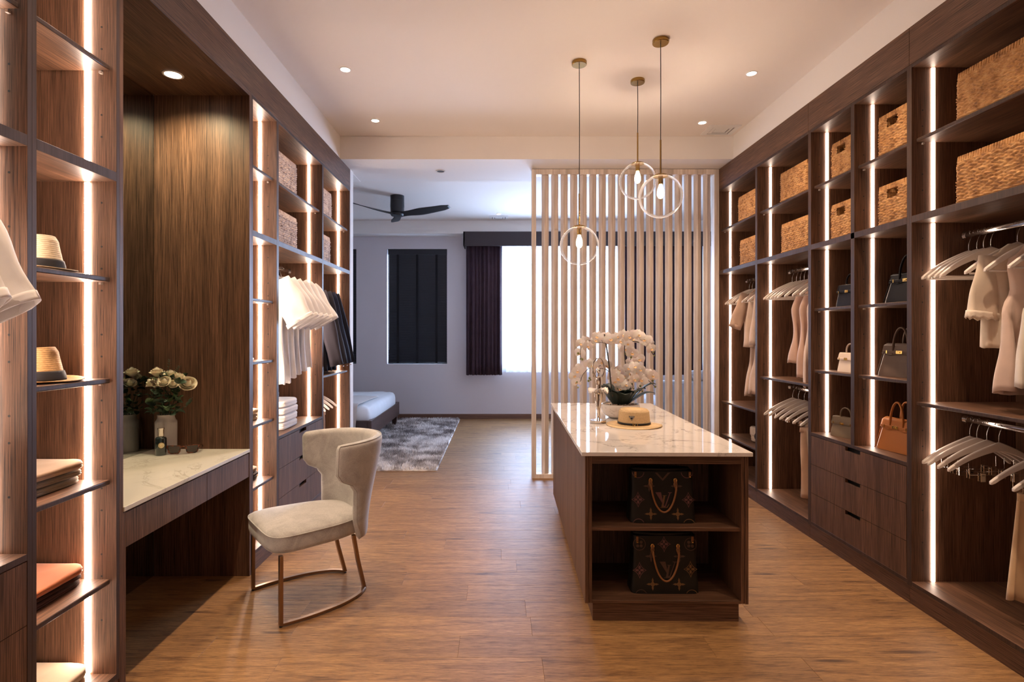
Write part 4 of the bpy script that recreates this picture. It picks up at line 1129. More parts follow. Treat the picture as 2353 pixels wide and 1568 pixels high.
def large_bag(label, loc, rot, m, w_=0.29, h=0.19, d=0.14, hh=0.12, edge=None, grp=None):
    t = thing('two_handle_bag', label, 'handbag', loc, rot, grp)
    wt = w_ * 0.80; dt = 0.055
    bag_body(G(), w_, wt, d, dt, h).build('body', m, t, smooth=50)
    def yf(v): return -lerp(d, dt, v ** 0.9) / 2 * (1 + 0.06 * math.sin(PI * v))
    def f(u, v):
        x = lerp(-wt / 2 - 0.003, wt / 2 + 0.003, u); lift = 0.012
        if v < 0.3: y = lerp(dt / 2, -dt / 2, v / 0.3); z = h + 0.004 + lift * math.sin(PI * v / 0.3)
        else: q = (v - 0.3) / 0.7; z = lerp(h + 0.004, h * (0.72 + 0.03 * math.cos(4 * PI * (u - 0.5))), q); y = yf(min(1, z / h)) - 0.0045
        return (x * (1 + 0.05 * max(0, v - 0.3)), y, z)
    G().grid(f, 24, 16).build('flap', m, t, smooth=180, solid=0.003)
    zs = h * 0.80; ys = yf(0.8) - 0.010
    G().box(-wt / 2 * 0.98, wt / 2 * 0.98, ys - 0.002, ys + 0.002, zs - 0.008, zs + 0.008).build('strap', m, t, bevel=0.0012)
    G().box(-0.021, 0.021, ys - 0.005, ys - 0.002, zs - 0.010, zs + 0.010).box(-0.008, 0.008, ys - 0.010, ys - 0.004, zs - 0.004, zs + 0.004).build('turn_lock', gold, t, bevel=0.0008)
    for sg in (-1, 1): G().box(sg * wt * 0.36 - 0.004, sg * wt * 0.36 + 0.004, ys - 0.0045, ys - 0.002, zs - 0.010, zs + 0.010).build('strap_stud', gold, t)
    for sy in (-1, 1):
        G().tube(smoothpath(arch(-w_ * 0.17, w_ * 0.17, sy * (dt / 2 + 0.012), h * 0.83, hh + 0.03, lean=-sy * 0.008), 2), 0.007, 10, flat=(0.8, 1.15)).build('handle', m, t, smooth=180)
    # gusset piping down the front corners
    for sg in (-1, 1):
        G().tube([(sg * (lerp(w_, wt, v) / 2 - 0.006), yf(v) + 0.001, h * v + 0.003) for v in [k / 8 for k in range(9)]], 0.003, 6).build('piping', m, t, smooth=180)
    return t
l_black = leather('black_leather', (0.010, 0.009, 0.011), 0.35)
l_cream = leather('cream_leather', (0.76, 0.62, 0.50))
l_taupe = leather('taupe_leather', (0.20, 0.145, 0.095))
l_tan = leather('tan_leather', (0.50, 0.185, 0.055))
l_grey = leather('grey_brown_leather', (0.120, 0.080, 0.062))
RT = -PI / 2
small_bag('small black handbag with gold turn lock, top of the narrow bag column', (2.435, 3.725, 1.711), RT + R(4), l_black, 0.225, 0.15)
small_bag('small cream handbag, middle of the narrow bag column', (2.43, 3.725, 1.257), RT + R(2), l_cream, 0.19, 0.13)
small_bag('small taupe handbag on the drawer top, bottom of the narrow bag column', (2.455, 3.815, 0.793), RT + R(14), l_taupe, 0.205, 0.135, 0.09)
large_bag('black two-handled bag, top of the wide bag column', (2.49, 3.245, 1.711), RT + R(8), l_black, 0.30, 0.17, 0.13, 0.115)
large_bag('grey-brown two-handled bag, middle of the wide bag column', (2.50, 3.315, 1.257), RT + R(12), l_grey, 0.29, 0.19, 0.14, 0.115)
large_bag('tan leather two-handled bag on the drawer top', (2.50, 3.345, 0.793), RT + R(8), l_tan, 0.27, 0.185, 0.14, 0.12)
# quilted bag and chain bag in the last right wardrobe
def quilted(label, loc, rot, m, trim, w_=0.24, h=0.15, d=0.07):
    t = thing('quilted_shoulder_bag', label, 'handbag', loc, rot, None)
    def mk(y0, hh, zo, ww):
        def f(u, v):
            x = lerp(-1, 1, u); z = lerp(-1, 1, v)
            r_ = max(abs(x), abs(z)); q = max(0, 1 - abs(x) ** 6) ** 0.4 * max(0, 1 - abs(z) ** 6) ** 0.4
            ch = abs(((x * 2.2 + 50) % 1) - 0.5) * 1.2 + z * 1.6
            pad = 0.006 * abs(math.sin(PI * (ch * 2.2)))
            return (x * ww / 2, -(d / 2 * q + pad * q) + y0, zo + z * hh / 2)
        return f
    g = G().grid(mk(0, h, h / 2, w_), 60, 44)
    n = len(g.v); g.grid(lambda u, v: (lambda p: (p[0], -p[1], p[2]))(mk(0, h, h / 2, w_)(u, v)), 60, 44)
    g.build('quilted_body', m, t, smooth=180, weld=True)
    G().grid(mk(-0.012, h * 0.58, h * 0.70, w_ * 0.98), 60, 34).build('quilted_flap', m, t, smooth=180, solid=0.003)
    G().tube(smoothpath([(w_ * 0.1, -d / 2 - 0.02, 0.02), (0.0, -d / 2 - 0.03, h * 0.5), (0.05, -d / 2 - 0.01, h + 0.01), (0.12, -0.01, h + 0.01), (0.14, -d / 2 - 0.02, h * 0.4)], 6), 0.009, 8, flat=(1, 0.5)).build('shoulder_strap', trim, t, smooth=180)
    return t
quilted('cream chevron-quilted bag with dark strap beside the slatted screen', (2.50, 5.14, 0.4765), RT + R(12), l_cream, l_black)
small_bag('pebbled brown handbag next to the cream quilted one', (2.46, 5.00, 0.4765), RT + R(20), l_grey, 0.16, 0.12, 0.06)
tb = thing('logo_tote', 'white handbag with black mark on the cabinet floor behind the island', 'handbag', (2.53, 5.02, 0.131), RT + R(10))
bag_body(G(), 0.26, 0.25, 0.10, 0.05, 0.12).build('body', l_cream, tb, smooth=50)
G().tube(smoothpath(arch(-0.07, 0.07, 0, 0.115, 0.075), 2), 0.007, 8, flat=(0.7, 1.2)).build('handle', l_cream, tb, smooth=180)
g = G()
for sg in (-1, 1): g.tube([(sg * 0.012 + 0.019 * math.cos(a), -0.0505, 0.05 + 0.022 * math.sin(a)) for a in [R(45 + 180 * (sg > 0) + k * 27) for k in range(11)]], 0.0035, 6)
g.build('black_mark', band_k, tb, smooth=180)

# ------------------------------------------------------------------ monogram totes in the island
canvas = leather('dark_monogram_canvas', (0.015, 0.012, 0.009), 0.5)
mauve = mat('mauve_print', (0.15, 0.055, 0.05), 0.6); tanp = mat('tan_print', (0.16, 0.075, 0.022), 0.6); brn = mat('brown_print', (0.08, 0.038, 0.022), 0.6)
vach = leather('vachetta_leather', (0.26, 0.11, 0.04), 0.45)
def motif_star(g, cx, cz, r, fn, mi):
    pts = []
    for k in range(4):
        a = k * PI / 2
        for (da, q) in ((-0.32, 0.36), (-0.27, 0.62), (0, 1.0), (0.27, 0.62), (0.32, 0.36)):
            pts.append((cx + r * q * math.cos(a + da), cz + r * q * math.sin(a + da)))
    g.prism(pts, fn, 0.0008, mi)
def motif_diamond(g, cx, cz, r, fn, mi):
    n = 32; o_, i_ = [], []
    for k in range(n):
        a = 2 * PI * k / n; q = 1 / (abs(math.cos(a)) ** 0.72 + abs(math.sin(a)) ** 0.72) ** (1 / 0.72)
        o_.append((cx + r * q * math.cos(a), cz + r * 1.15 * q * math.sin(a))); q *= 0.86; i_.append((cx + r * q * math.cos(a), cz + r * 1.15 * q * math.sin(a)))
    b = [fn(p[0], p[1], 0.0008) for p in o_] + [fn(p[0], p[1], 0.0008) for p in i_]
    g.add(b, [(k, (k + 1) % n, n + (k + 1) % n, n + k) for k in range(n)], mi)
    for k in range(4):
        a = k * PI / 2; c_ = (cx + r * 0.34 * math.cos(a), cz + r * 0.36 * math.sin(a))
        g.prism([(c_[0] + r * 0.2 * math.cos(q) * (1.25 if k % 2 == 0 else 0.85), c_[1] + r * 0.2 * math.sin(q) * (1.25 if k % 2 else 0.85)) for q in [2 * PI * j / 12 for j in range(12)]], fn, 0.0007, mi)
def motif_ring(g, cx, cz, r, fn, mi, a0=0, a1=360):
    n = 28
    A = [R(lerp(a0, a1, k / n)) for k in range(n + 1)]
    b = [fn(cx + r * math.cos(a), cz + r * math.sin(a), 0.0008) for a in A] + [fn(cx + r * 0.9 * math.cos(a), cz + r * 0.9 * math.sin(a), 0.0008) for a in A]
    g.add(b, [(k, k + 1, n + 2 + k, n + 1 + k) for k in range(n)], mi)
    if a1 - a0 > 300:
        for k in range(4):
            a = k * PI / 2 + PI / 4; c_ = (cx + r * 0.4 * math.cos(a), cz + r * 0.4 * math.sin(a))
            g.prism([(c_[0] + r * 0.24 * math.cos(q), c_[1] + r * 0.24 * math.sin(q)) for q in [2 * PI * j / 12 for j in range(12)]], fn, 0.0007, mi)
def letter_LV(g, cx, cz, s, fn, mi, mj):
    def P(pts, m_, dw=0.0): g.prism([(cx + x * s, cz + z * s) for x, z in pts], lambda u, v, w_: fn(u, v, w_ + dw), 0.0008, m_)
    # slanted serif L, low left
    P([(-0.05, 0.62), (-0.05, 0.58), (0.05, 0.58), (-0.22, -0.60), (-0.40, -0.60), (-0.40, -0.64), (0.42, -0.64), (0.62, -0.28), (0.56, -0.28), (0.34, -0.58), (0.0, -0.58), (0.22, 0.58), (0.36, 0.58), (0.36, 0.62)], mj)
    # serif V, upper
    P([(-0.78, 0.94), (-0.78, 0.90), (-0.62, 0.86), (0.06, -0.44), (0.16, -0.44), (0.66, 0.86), (0.50, 0.90), (0.50, 0.94), (0.92, 0.94), (0.92, 0.90), (0.76, 0.86), (0.22, -0.56), (0.00, -0.56), (-0.36, 0.86), (-0.22, 0.90), (-0.22, 0.94)], mi, 0.0009)
def monogram_tote(label, loc, rot, wb, wt, h, d, var):
    t = thing('monogram_tote', label, 'handbag', loc, rot, 'dark monogram totes in the island')
    bag_body(G(), wb, wt, d, d * 0.62, h, bulge=0.02).build('body', canvas, t, smooth=50)
    def yf(v): v = min(1, max(0, v)); return -lerp(d, d * 0.62, v ** 0.9) / 2 * (1 + 0.02 * math.sin(PI * v)) - 0.0006
    fn = lambda u, v, w_: (u, yf(v / h) - w_, v)
    g = G()
    if var == 0:
        letter_LV(g, 0.0, h * 0.42, 0.052, fn, 0, 1)
        for sg, m_ in ((-1, 0), (1, 0)): motif_diamond(g, sg * wb * 0.375, h * 0.455, 0.036, fn, m_)
        for sg in (-1, 1): motif_star(g, sg * wb * 0.20 + 0.004, h * 0.18, 0.034, fn, 1)
        for sg in (-1, 1): motif_star(g, sg * wb * 0.205, h * 0.715, 0.032, fn, 2)
        motif_ring(g, -wb * 0.365, h * 0.99, 0.033, fn, 0, 185, 355); motif_ring(g, wb * 0.365, h * 0.99, 0.033, fn, 0, 185, 355)
        motif_ring(g, -wb * 0.375, -0.008, 0.033, fn, 0, 25, 155); motif_ring(g, wb * 0.375, -0.008, 0.033, fn, 1, 25, 155)
        g.prism([(-0.042, h * 0.975), (-0.028, h * 0.975), (0.0, h * 0.86), (0.028, h * 0.975), (0.042, h * 0.975), (0.0, h * 0.815)], fn, 0.0008, 2)
    else:
        letter_LV(g, 0.012, h * 0.39, 0.055, fn, 2, 2)
        motif_diamond(g, -wb * 0.375, h * 0.41, 0.038, fn, 0); motif_diamond(g, wb * 0.36, h * 0.43, 0.038, fn, 1); motif_diamond(g, -0.005, h * 0.86, 0.037, fn, 0)
        for sg in (-1, 1): motif_star(g, sg * wb * 0.19, h * 0.17, 0.034, fn, 1)
        for sg in (-1, 1): motif_star(g, sg * wb * 0.205, h * 0.65, 0.032, fn, 2)
        for sg in (-1, 1): motif_ring(g, sg * wb * 0.37, h * 0.86, 0.034, fn, 2)
        motif_ring(g, -wb * 0.36, -0.008, 0.033, fn, 2, 25, 155); motif_ring(g, wb * 0.37, -0.008, 0.033, fn, 1, 25, 155)
    g.build('monogram_print', [mauve, tanp, brn], t, label='mauve and tan letters, diamonds and flowers')
    G().lathe([(1, 0), (0.96, 0.012), (0.90, 0.014)], (0, 0, h), 32, sx=wt / 2 - 0.006, sy=d * 0.31 - 0.004).build('top_edge', canvas, t, smooth=180, solid=0.004)
    hx = wb * 0.185; ztop = h * 0.83
    for sg in (-1, 1):
        g = G().tube([(sg * hx + 0.0065 * math.cos(a) * 1.3, yf(ztop / h) - 0.005, ztop + 0.011 * math.sin(a)) for a in [2 * PI * k / 16 for k in range(16)]], 0.0022, 6, closed=True)
        g.build('handle_ring', gold, t, smooth=180)
        G().prism([(sg * hx - 0.006, h * 0.87), (sg * hx + 0.006, h * 0.87), (sg * hx + 0.007, ztop - 0.005), (sg * hx + 0.011, ztop - 0.02), (sg * hx, ztop - 0.052), (sg * hx - 0.011, ztop - 0.02), (sg * hx - 0.007, ztop - 0.005)], lambda u, v, w_: (u, yf(v / h) - 0.003 - w_, v), 0.004).build('handle_tab', vach, t, bevel=0.001)
        G().box(sg * (wt / 2 - 0.020) - 0.006, sg * (wt / 2 - 0.020) + 0.006, yf(0.93) - 0.004, yf(0.93) + 0.004, h * 0.88, h * 0.995).build('side_tab', vach, t, bevel=0.001)
        G().ball((sg * (wt / 2 - 0.020), yf(0.90) - 0.005, h * 0.90), 0.0055, 10).build('rivet', gold, t, smooth=180)
    zl = ztop - 0.028; pts = []
    for k in range(21):
        a = PI + PI * k / 20; pts.append((hx * math.cos(a) * (1 + 0.06 * math.sin(a)), yf(0.4) - 0.012 - 0.006 * math.sin(-a), zl + (h * 0.50) * math.sin(a) * abs(math.sin(a)) ** 0.15))
    pts = [(-hx, yf(ztop / h) - 0.006, zl + 0.012)] + pts + [(hx, yf(ztop / h) - 0.006, zl + 0.012)]
    G().tube(pts, 0.0052, 10).build('handle', vach, t, smooth=180)
monogram_tote('dark monogram tote with serif letters on the upper island shelf', (0.893, 2.985, 0.498), R(-1), 0.362, 0.335, 0.275, 0.14, 0)
monogram_tote('dark monogram tote with tan leather handle in the lower island compartment', (0.905, 2.985, 0.1155), R(-0.5), 0.375, 0.340, 0.305, 0.14, 1)

# ------------------------------------------------------------------ things on the island
TOPZ = 0.9
tt_ = thing('dancer_statuette', 'polished silver dancer statuette with raised arms on round base', 'figurine', (0.697, 3.775, TOPZ + 0.0005), R(10))
silver = mat('polished_silver', (0.72, 0.66, 0.60), 0.14, 1.0)
glit = mat('hammered_silver', (0.62, 0.58, 0.55), 0.35, 1.0); a = N(glit); a.bump(a.noise(a.coords('Object'), 260, 2), 1.0, 0.003)
G().lathe([(0.0001, 0), (0.052, 0), (0.055, 0.003), (0.055, 0.017), (0.052, 0.020), (0.0001, 0.020)], seg=40).build('base', silver, tt_, smooth=35)
g = G()
for sg in (-1, 1):   # legs on pointe, crossed
    g.tube(smoothpath([(sg * -0.006, 0.004 * sg, 0.020), (sg * -0.004, 0.003 * sg, 0.05), (sg * 0.006, 0.004 * sg, 0.10), (sg * 0.012, 0, 0.15), (sg * 0.017, 0, 0.215)], 4), [0.005, 0.0055, 0.006, 0.007, 0.008, 0.0095, 0.011, 0.0115, 0.011, 0.0115, 0.012, 0.0125, 0.013, 0.0135, 0.015, 0.016, 0.017], 10)
g.tube(smoothpath([(0, 0, 0.20), (0, 0, 0.24), (0.001, 0, 0.27), (0, 0, 0.305), (0, 0, 0.325)], 3), [0.020, 0.019, 0.017, 0.015, 0.0145, 0.014, 0.015, 0.017, 0.019, 0.020, 0.018, 0.012, 0.007], 12, flat=(0.75, 1.15), up=(0, 1, 0))
g.tube([(0, 0, 0.32), (0, 0, 0.345)], 0.006, 10)
for sg in (-1, 1):
    g.tube(smoothpath([(sg * 0.020, 0, 0.317), (sg * 0.038, 0, 0.350), (sg * 0.042, 0, 0.39), (sg * 0.030, 0, 0.430), (sg * 0.012, 0, 0.449)], 5), [0.0065 - 0.00016 * k for k in range(21)], 8)
    g.ball((sg * 0.009, 0, 0.450), 0.005, 8, sc=(1.5, 0.7, 0.8))
g.build('figure', silver, tt_, smooth=180)
G().ball((0, 0, 0.362), 0.0155, 16, sc=(0.85, 1, 1.15)).ball((0, 0.012, 0.378), 0.008, 10).ball((0, -0.0155, 0.360), 0.0028, 6).build('head', silver, tt_, smooth=180)
def tutu(u, v):
    a = 2 * PI * u; r_ = lerp(0.016, 0.066, v); return (r_ * math.cos(a) * 1.1, r_ * math.sin(a), 0.236 + 0.016 * math.sin(3 * a + 0.6) * v + 0.006 * math.sin(17 * a) * v - 0.010 * v)
G().grid(tutu, 72, 8, wrap=True).build('tutu', glit, tt_, smooth=180, solid=0.002)
# orchid
oc = thing('potted_orchid', 'white artificial orchids in a low marbled bowl on the island', 'potted plant', (0.905, 4.02, TOPZ + 0.0005))
G().lathe([(0.0001, 0), (0.075, 0), (0.105, 0.012), (0.132, 0.040), (0.143, 0.070), (0.140, 0.098), (0.134, 0.104), (0.129, 0.100), (0.131, 0.08), (0.118, 0.05), (0.0001, 0.045)], seg=56).build('bowl', potm, oc, smooth=180)
moss = mat('pale_pebbles', (0.55, 0.42, 0.33), 0.9)
g = G()
for k in range(160):
    a = random.uniform(0, 2 * PI); r_ = 0.122 * math.sqrt(random.random()); g.ball((r_ * math.cos(a), r_ * math.sin(a), 0.082 + 0.018 * (1 - r_ / 0.12) + random.uniform(0, 0.006)), random.uniform(0.007, 0.012), 6)
g.lathe([(0.0001, 0.085), (0.126, 0.078)], seg=24).build('pebbles', moss, oc, smooth=180, kind='stuff')
leaf_d = mat('dark_orchid_leaf', (0.010, 0.022, 0.018), 0.45)
def bladeleaf(g, base, az, ln, wd, rise, droop, fold=0.25, mi=0, n=12, twist=0):
    c, s_ = math.cos(az), math.sin(az)
    def f(u, v):
        q = v; w_ = wd * (math.sin(PI * min(1, (q * 0.93 + 0.05))) ** 0.62); x = (u - 0.5) * 2
        out = ln * q * (1 - 0.12 * q); z = rise * math.sin(q * PI * 0.55) - droop * q ** 2.5 + abs(x) * w_ * fold
        px, py = out, x * w_
        return (base[0] + c * px - s_ * py, base[1] + s_ * px + c * py, base[2] + z)
    g.grid(f, 7, n, mi)
for k, (az, ln, wd, rise, dr) in enumerate(((-160, 0.16, 0.055, 0.15, 0.0), (-112, 0.13, 0.060, 0.12, 0.01), (-62, 0.15, 0.060, 0.13, 0.02), (-12, 0.26, 0.045, 0.16, 0.0), (8, 0.28, 0.034, 0.10, 0.02), (185, 0.16, 0.022, 0.14, 0.0),
                                            (60, 0.16, 0.05, 0.14, 0.0), (120, 0.16, 0.05, 0.14, 0.0), (-88, 0.14, 0.06, 0.11, 0.02), (-30, 0.18, 0.055, 0.13, 0.0), (-140, 0.15, 0.058, 0.10, 0.0))):
    g = G(); bladeleaf(g, (0.055 * math.cos(R(az)), 0.055 * math.sin(R(az)), 0.093), R(az), ln - 0.03, wd, rise, dr); g.build('leaf', leaf_d, oc, smooth=180, solid=0.002)
stem_m = mat('orchid_stem', (0.050, 0.035, 0.025), 0.6); bud_m = mat('orchid_bud', (0.20, 0.20, 0.06), 0.6)
petal_m = mat('orchid_petal', (0.86, 0.78, 0.74), 0.55, Subsurface_Weight=0.15); lip_m = mat('orchid_lip', (0.72, 0.45, 0.22), 0.55)
def flower_geo():
    g = G()
    def petal(az, ln, wd, mi=0, cup=0.2, z=0):
        c, s_ = math.cos(az), math.sin(az)
        def f(u, v):
            x = (u - 0.5) * 2; w_ = wd * math.sin(PI * (0.06 + 0.90 * v)) ** 0.55; o_ = ln * v; px, py = o_, x * w_
            d = -cup * ln * v * v + 0.10 * wd * x * x + z
            return (c * px - s_ * py, d - 0.002, s_ * px + c * py)
        g.grid(f, 6, 7, mi)
    for az in (90, 218, 322): petal(R(az), 0.040, 0.014, 0, -0.15)
    for az in (8, 172): petal(R(az), 0.042, 0.027, 0, 0.12, -0.002)
    for az in (235, 305, 270): petal(R(az), 0.014, 0.006, 1, 0.8, -0.004)
    g.ball((0, -0.007, 0.002), 0.0045, 8, 0)
    return g
# flower spots in metres from the bowl centre line: (x, z) in the plane through the bowl, depth spread applied
spots = [(200,300),(262,268),(300,335),(357,300),(405,255),(440,205),(560,215),(618,240),(662,268),(200,432),(715,205),(758,262),(800,185),(842,250),(800,325),(872,205),(930,245),(962,178),(1012,185),(1040,235),(1092,248),(1132,262),(1162,312),(1180,372),
         (820,372),(920,432),(872,300),(120,742),(170,680),(212,640),(320,580),(372,602),(432,600),(500,555),(560,602),(152,832),(690,715),(742,668),(800,742),(690,822),(762,832),(830,872),(762,930),(900,565),(950,622),(1002,598),(1012,522),
         (1032,662),(900,712),(940,792),(1002,762),(982,700),(1062,802),(1150,722),(1210,742),(1172,762),(640,760),(720,780),(860,800),(880,640)]
fl0 = None
bowlw = Vector((0.905, 4.02, TOPZ))
for i, (cx, cz) in enumerate(spots):
    px, py = 1300 + cx / 6.03, 740 + cz / 6.03
    dy = 0.10 * math.sin(i * 2.4) + random.uniform(-0.02, 0.02)
    s_ = 1240 / (4.02 + dy)
    p = Vector(((px - 1146) / s_, 4.02 + dy, 1.524 - (py - 767) / s_)) - bowlw
    rot = (random.uniform(-0.35, 0.25), random.uniform(-0.5, 0.5), random.uniform(-0.55, 0.5)); sc = random.uniform(0.92, 1.18)
    if fl0 is None: fl0 = flower_geo().build('flower', [petal_m, lip_m], oc, loc=p, smooth=180, rot=rot); o = fl0
    else: o = fl0.copy(); COL.objects.link(o); o.parent = oc; o.location = p; o.rotation_euler = rot
    o.scale = (sc, sc, sc)
def loc_px(cx, cz, dy=0):
    px, py = 1300 + cx / 6.03, 740 + cz / 6.03; s_ = 1240 / (4.02 + dy)
    return tuple(Vector(((px - 1146) / s_, 4.02 + dy, 1.524 - (py - 767) / s_)) - bowlw)
def stem(pts, r_=0.0028, d=0.0): G().tube(smoothpath([loc_px(x, z, d) if not isinstance(x, str) else None for x, z in pts], 5), r_, 6).build('stem', stem_m, oc, smooth=180)
stem([(650, 1040), (625, 850), (600, 600), (560, 320), (535, 170)], 0.0052, -0.09)
stem([(600, 640), (520, 600), (430, 625), (330, 640), (240, 730), (200, 830)], 0.0022, -0.02)
stem([(612, 700), (540, 655), (440, 660), (380, 760)], 0.002, -0.04)
stem([(555, 300), (500, 288), (450, 290)], 0.0018, -0.02); stem([(510, 285), (495, 250), (475, 225)], 0.0016, -0.02); stem([(560, 300), (600, 262), (660, 240), (760, 235)], 0.002, -0.02)
stem([(450, 290), (330, 260), (230, 320), (200, 430), (215, 520)], 0.002, 0.02)
stem([(800, 1050), (815, 850), (828, 640), (815, 430), (840, 280), (1000, 280), (1120, 340), (1225, 470)], 0.0035, 0.03)
stem([(828, 640), (870, 605), (905, 600), (1000, 660), (1100, 770), (1240, 900)], 0.0025, 0.0)
stem([(900, 720), (898, 800), (930, 900), (880, 960)], 0.002, -0.05); stem([(860, 460), (905, 480), (895, 530)], 0.002, -0.03)
stem([(740, 1060), (750, 980), (720, 930)], 0.002, -0.06); stem([(1000, 900), (1030, 960), (980, 920)], 0.0018, -0.05)
bd0 = None
for i, (cx, cz) in enumerate([(172, 438), (198, 515), (228, 520), (170, 910), (330, 780), (345, 805), (315, 818), (155, 835), (905, 490), (830, 445), (1215, 415), (1225, 468), (1205, 815), (1213, 850), (1240, 900), (920, 862), (1033, 888), (718, 925), (785, 980), (940, 925), (880, 962), (905, 965), (968, 965), (1060, 962)]):
    sz = 0.0085 if i % 2 == 0 else 0.006
    if bd0 is None: bd0 = G().ball((0, 0, 0), 1.0, 10, sc=(1, 1, 1.15)).build('bud', bud_m, oc, loc=loc_px(cx, cz, -0.04), smooth=180); o = bd0
    else: o = bd0.copy(); COL.objects.link(o); o.parent = oc; o.location = loc_px(cx, cz, -0.04)
    o.scale = (sz,) * 3
# boater-style hat
bh = thing('straw_hat', 'honey straw hat with triangle badge and thin black belt on the island', 'hat', (0.920, 3.67, TOPZ + 0.001), R(-8))
def crown(u, v):
    a = 2 * PI * u; r_ = interp(v, [(0, 0.108), (0.62, 0.100), (0.80, 0.088), (1.0, 0.002)]); z = interp(v, [(0, 0.008), (0.62, 0.098), (0.80, 0.112), (1.0, 0.108)])
    return (r_ * math.cos(a), r_ * math.sin(a), z)
G().grid(crown, 56, 22, wrap=True).build('crown', straw_i, bh, smooth=180)
def brim(u, v):
    a = 2 * PI * u; r_ = lerp(0.106, 0.186, v); return (r_ * math.cos(a), r_ * math.sin(a) * 0.96, 0.010 - 0.007 * v + 0.006 * v * math.cos(2 * a + 0.8) * 0.6)
G().grid(brim, 56, 8, wrap=True).build('brim', straw_i, bh, smooth=180, solid=0.003)
G().lathe([(0.1095, 0.014), (0.1090, 0.027)], seg=56).build('belt', l_black, bh, smooth=180, solid=0.002)
def onc(ang, rr, z): return (rr * math.cos(ang), rr * math.sin(ang), z)
ab = R(-104 + 8)
g = G(); g.tube([onc(ab + 0.06 * math.cos(q), 0.1115, 0.0205 + 0.0085 * math.sin(q)) for q in [2 * PI * k / 16 for k in range(16)]], 0.0014, 6, closed=True)
g.tube([onc(ab + 0.20, 0.1120, 0.012), onc(ab + 0.20, 0.1120, 0.029)], 0.0016, 6); g.build('buckle', gold, bh, smooth=180)
bt = R(-112 + 8); cN = Vector((math.cos(bt), math.sin(bt), 0)); cT = Vector((-math.sin(bt), math.cos(bt), 0)); cC = cN * 0.1045 + Vector((0, 0, 0.064))
def onb(u, v, w_): return tuple(cC + cT * u + Vector((0, 0, 1)) * v + cN * w_)
def tri(s_): return [(-0.019 * s_, 0.010 * s_), (-0.016 * s_, 0.012 * s_), (0.016 * s_, 0.012 * s_), (0.019 * s_, 0.010 * s_), (0.003 * s_, -0.016 * s_), (-0.003 * s_, -0.016 * s_)]
silv = mat('badge_silver', (0.7, 0.66, 0.62), 0.3, 1.0)
bdg = G().prism(tri(1.0), onb, 0.003).build('badge', l_black, bh)
G().prism(tri(0.78), onb, 0.0034).build('badge_frame', silv, bdg); G().prism(tri(0.66), onb, 0.0037).build('badge_face', l_black, bdg)
cu = bpy.data.curves.new('badge_lettering', 'FONT'); cu.body = 'PRADA'; cu.size = 0.0065; cu.align_x = 'CENTER'; cu.extrude = 0.0002
tmp = bpy.data.objects.new('tmp', cu); COL.objects.link(tmp); bpy.context.view_layer.update()
me = bpy.data.meshes.new_from_object(tmp.evaluated_get(bpy.context.evaluated_depsgraph_get())); bpy.data.objects.remove(tmp)
for v_ in me.vertices: v_.co = Vector(onb(v_.co.x, v_.co.y + 0.0025, 0.0040 + v_.co.z))
me.materials.clear(); me.materials.append(silv)
o = bpy.data.objects.new('badge_lettering', me); COL.objects.link(o); o.parent = bdg

# ------------------------------------------------------------------ things on the vanity
VZ = 0.8005
vs_ = thing('rose_vase', 'ribbed grey-white ceramic vase at the back of the vanity', 'vase', (-2.045, 3.318, VZ))
def vf(u, v):
    a = 2 * PI * u; r_ = interp(v, [(0, 0.056), (0.06, 0.0585), (0.80, 0.0585), (0.90, 0.047), (0.94, 0.046), (1.0, 0.050)])
    rb = 1 + 0.018 * abs(math.sin(a * 22)) * (1 if 0.03 < v < 0.84 else 0)
    return (r_ * rb * math.cos(a), r_ * rb * math.sin(a), 0.228 * v)
G().grid(vf, 176, 22, wrap=True).lathe([(0.05, 0.228), (0.043, 0.225), (0.042, 0.15), (0.0001, 0.15)], seg=32).lathe([(0.0001, 0.0), (0.056, 0.0)], seg=32).build('vase_body', mat('matt_stoneware', (0.50, 0.46, 0.44), 0.55), vs_, smooth=180)
bq = thing('rose_bouquet', 'white roses with dark green leaves in the ribbed vase', 'flowers', (-2.045, 3.318, VZ + 0.16))
rose_m = mat('ivory_rose', (0.80, 0.72, 0.55), 0.6, Subsurface_Weight=0.1); gleaf = mat('rose_leaf', (0.030, 0.060, 0.030), 0.5); gleaf2 = mat('light_rose_leaf', (0.075, 0.13, 0.05), 0.5)
def rose_geo():
    g = G()
    for ring, (n, r0, h, op) in enumerate(((3, 0.009, 0.037, -0.6), (4, 0.014, 0.038, -0.35), (5, 0.020, 0.037, 0.0), (5, 0.024, 0.034, 0.15), (6, 0.028, 0.030, 0.42))):
        for k in range(n):
            az = 2 * PI * k / n + ring * 0.7
            def f(u, v, az=az, r0=r0, h=h, op=op, n=n, ring=ring):
                x = (u - 0.5) * 2; a_ = az + x * PI / n * 1.12
                vv = v; rr = r0 * (0.35 + 0.75 * math.sin(PI * (0.5 if ring > 1 else 0.82) * vv)) * (1 + op * vv ** 2.2 * 0.55)
                z = h * vv * (1 - 0.10 * x * x) - op * 0.014 * max(0, vv - 0.6) * 2 - ring * 0.002
                return (rr * math.cos(a_), rr * math.sin(a_), z)
            g.grid(f, 7, 7)
    return g
r0o = None
P0 = Vector((-2.045, 3.318, VZ + 0.16))
def vp(px, py, dy=0):
    s_ = 1240 / (3.318 + dy); return Vector(((px - 1146) / s_, 3.318 + dy, 1.524 - (py - 767) / s_)) - P0
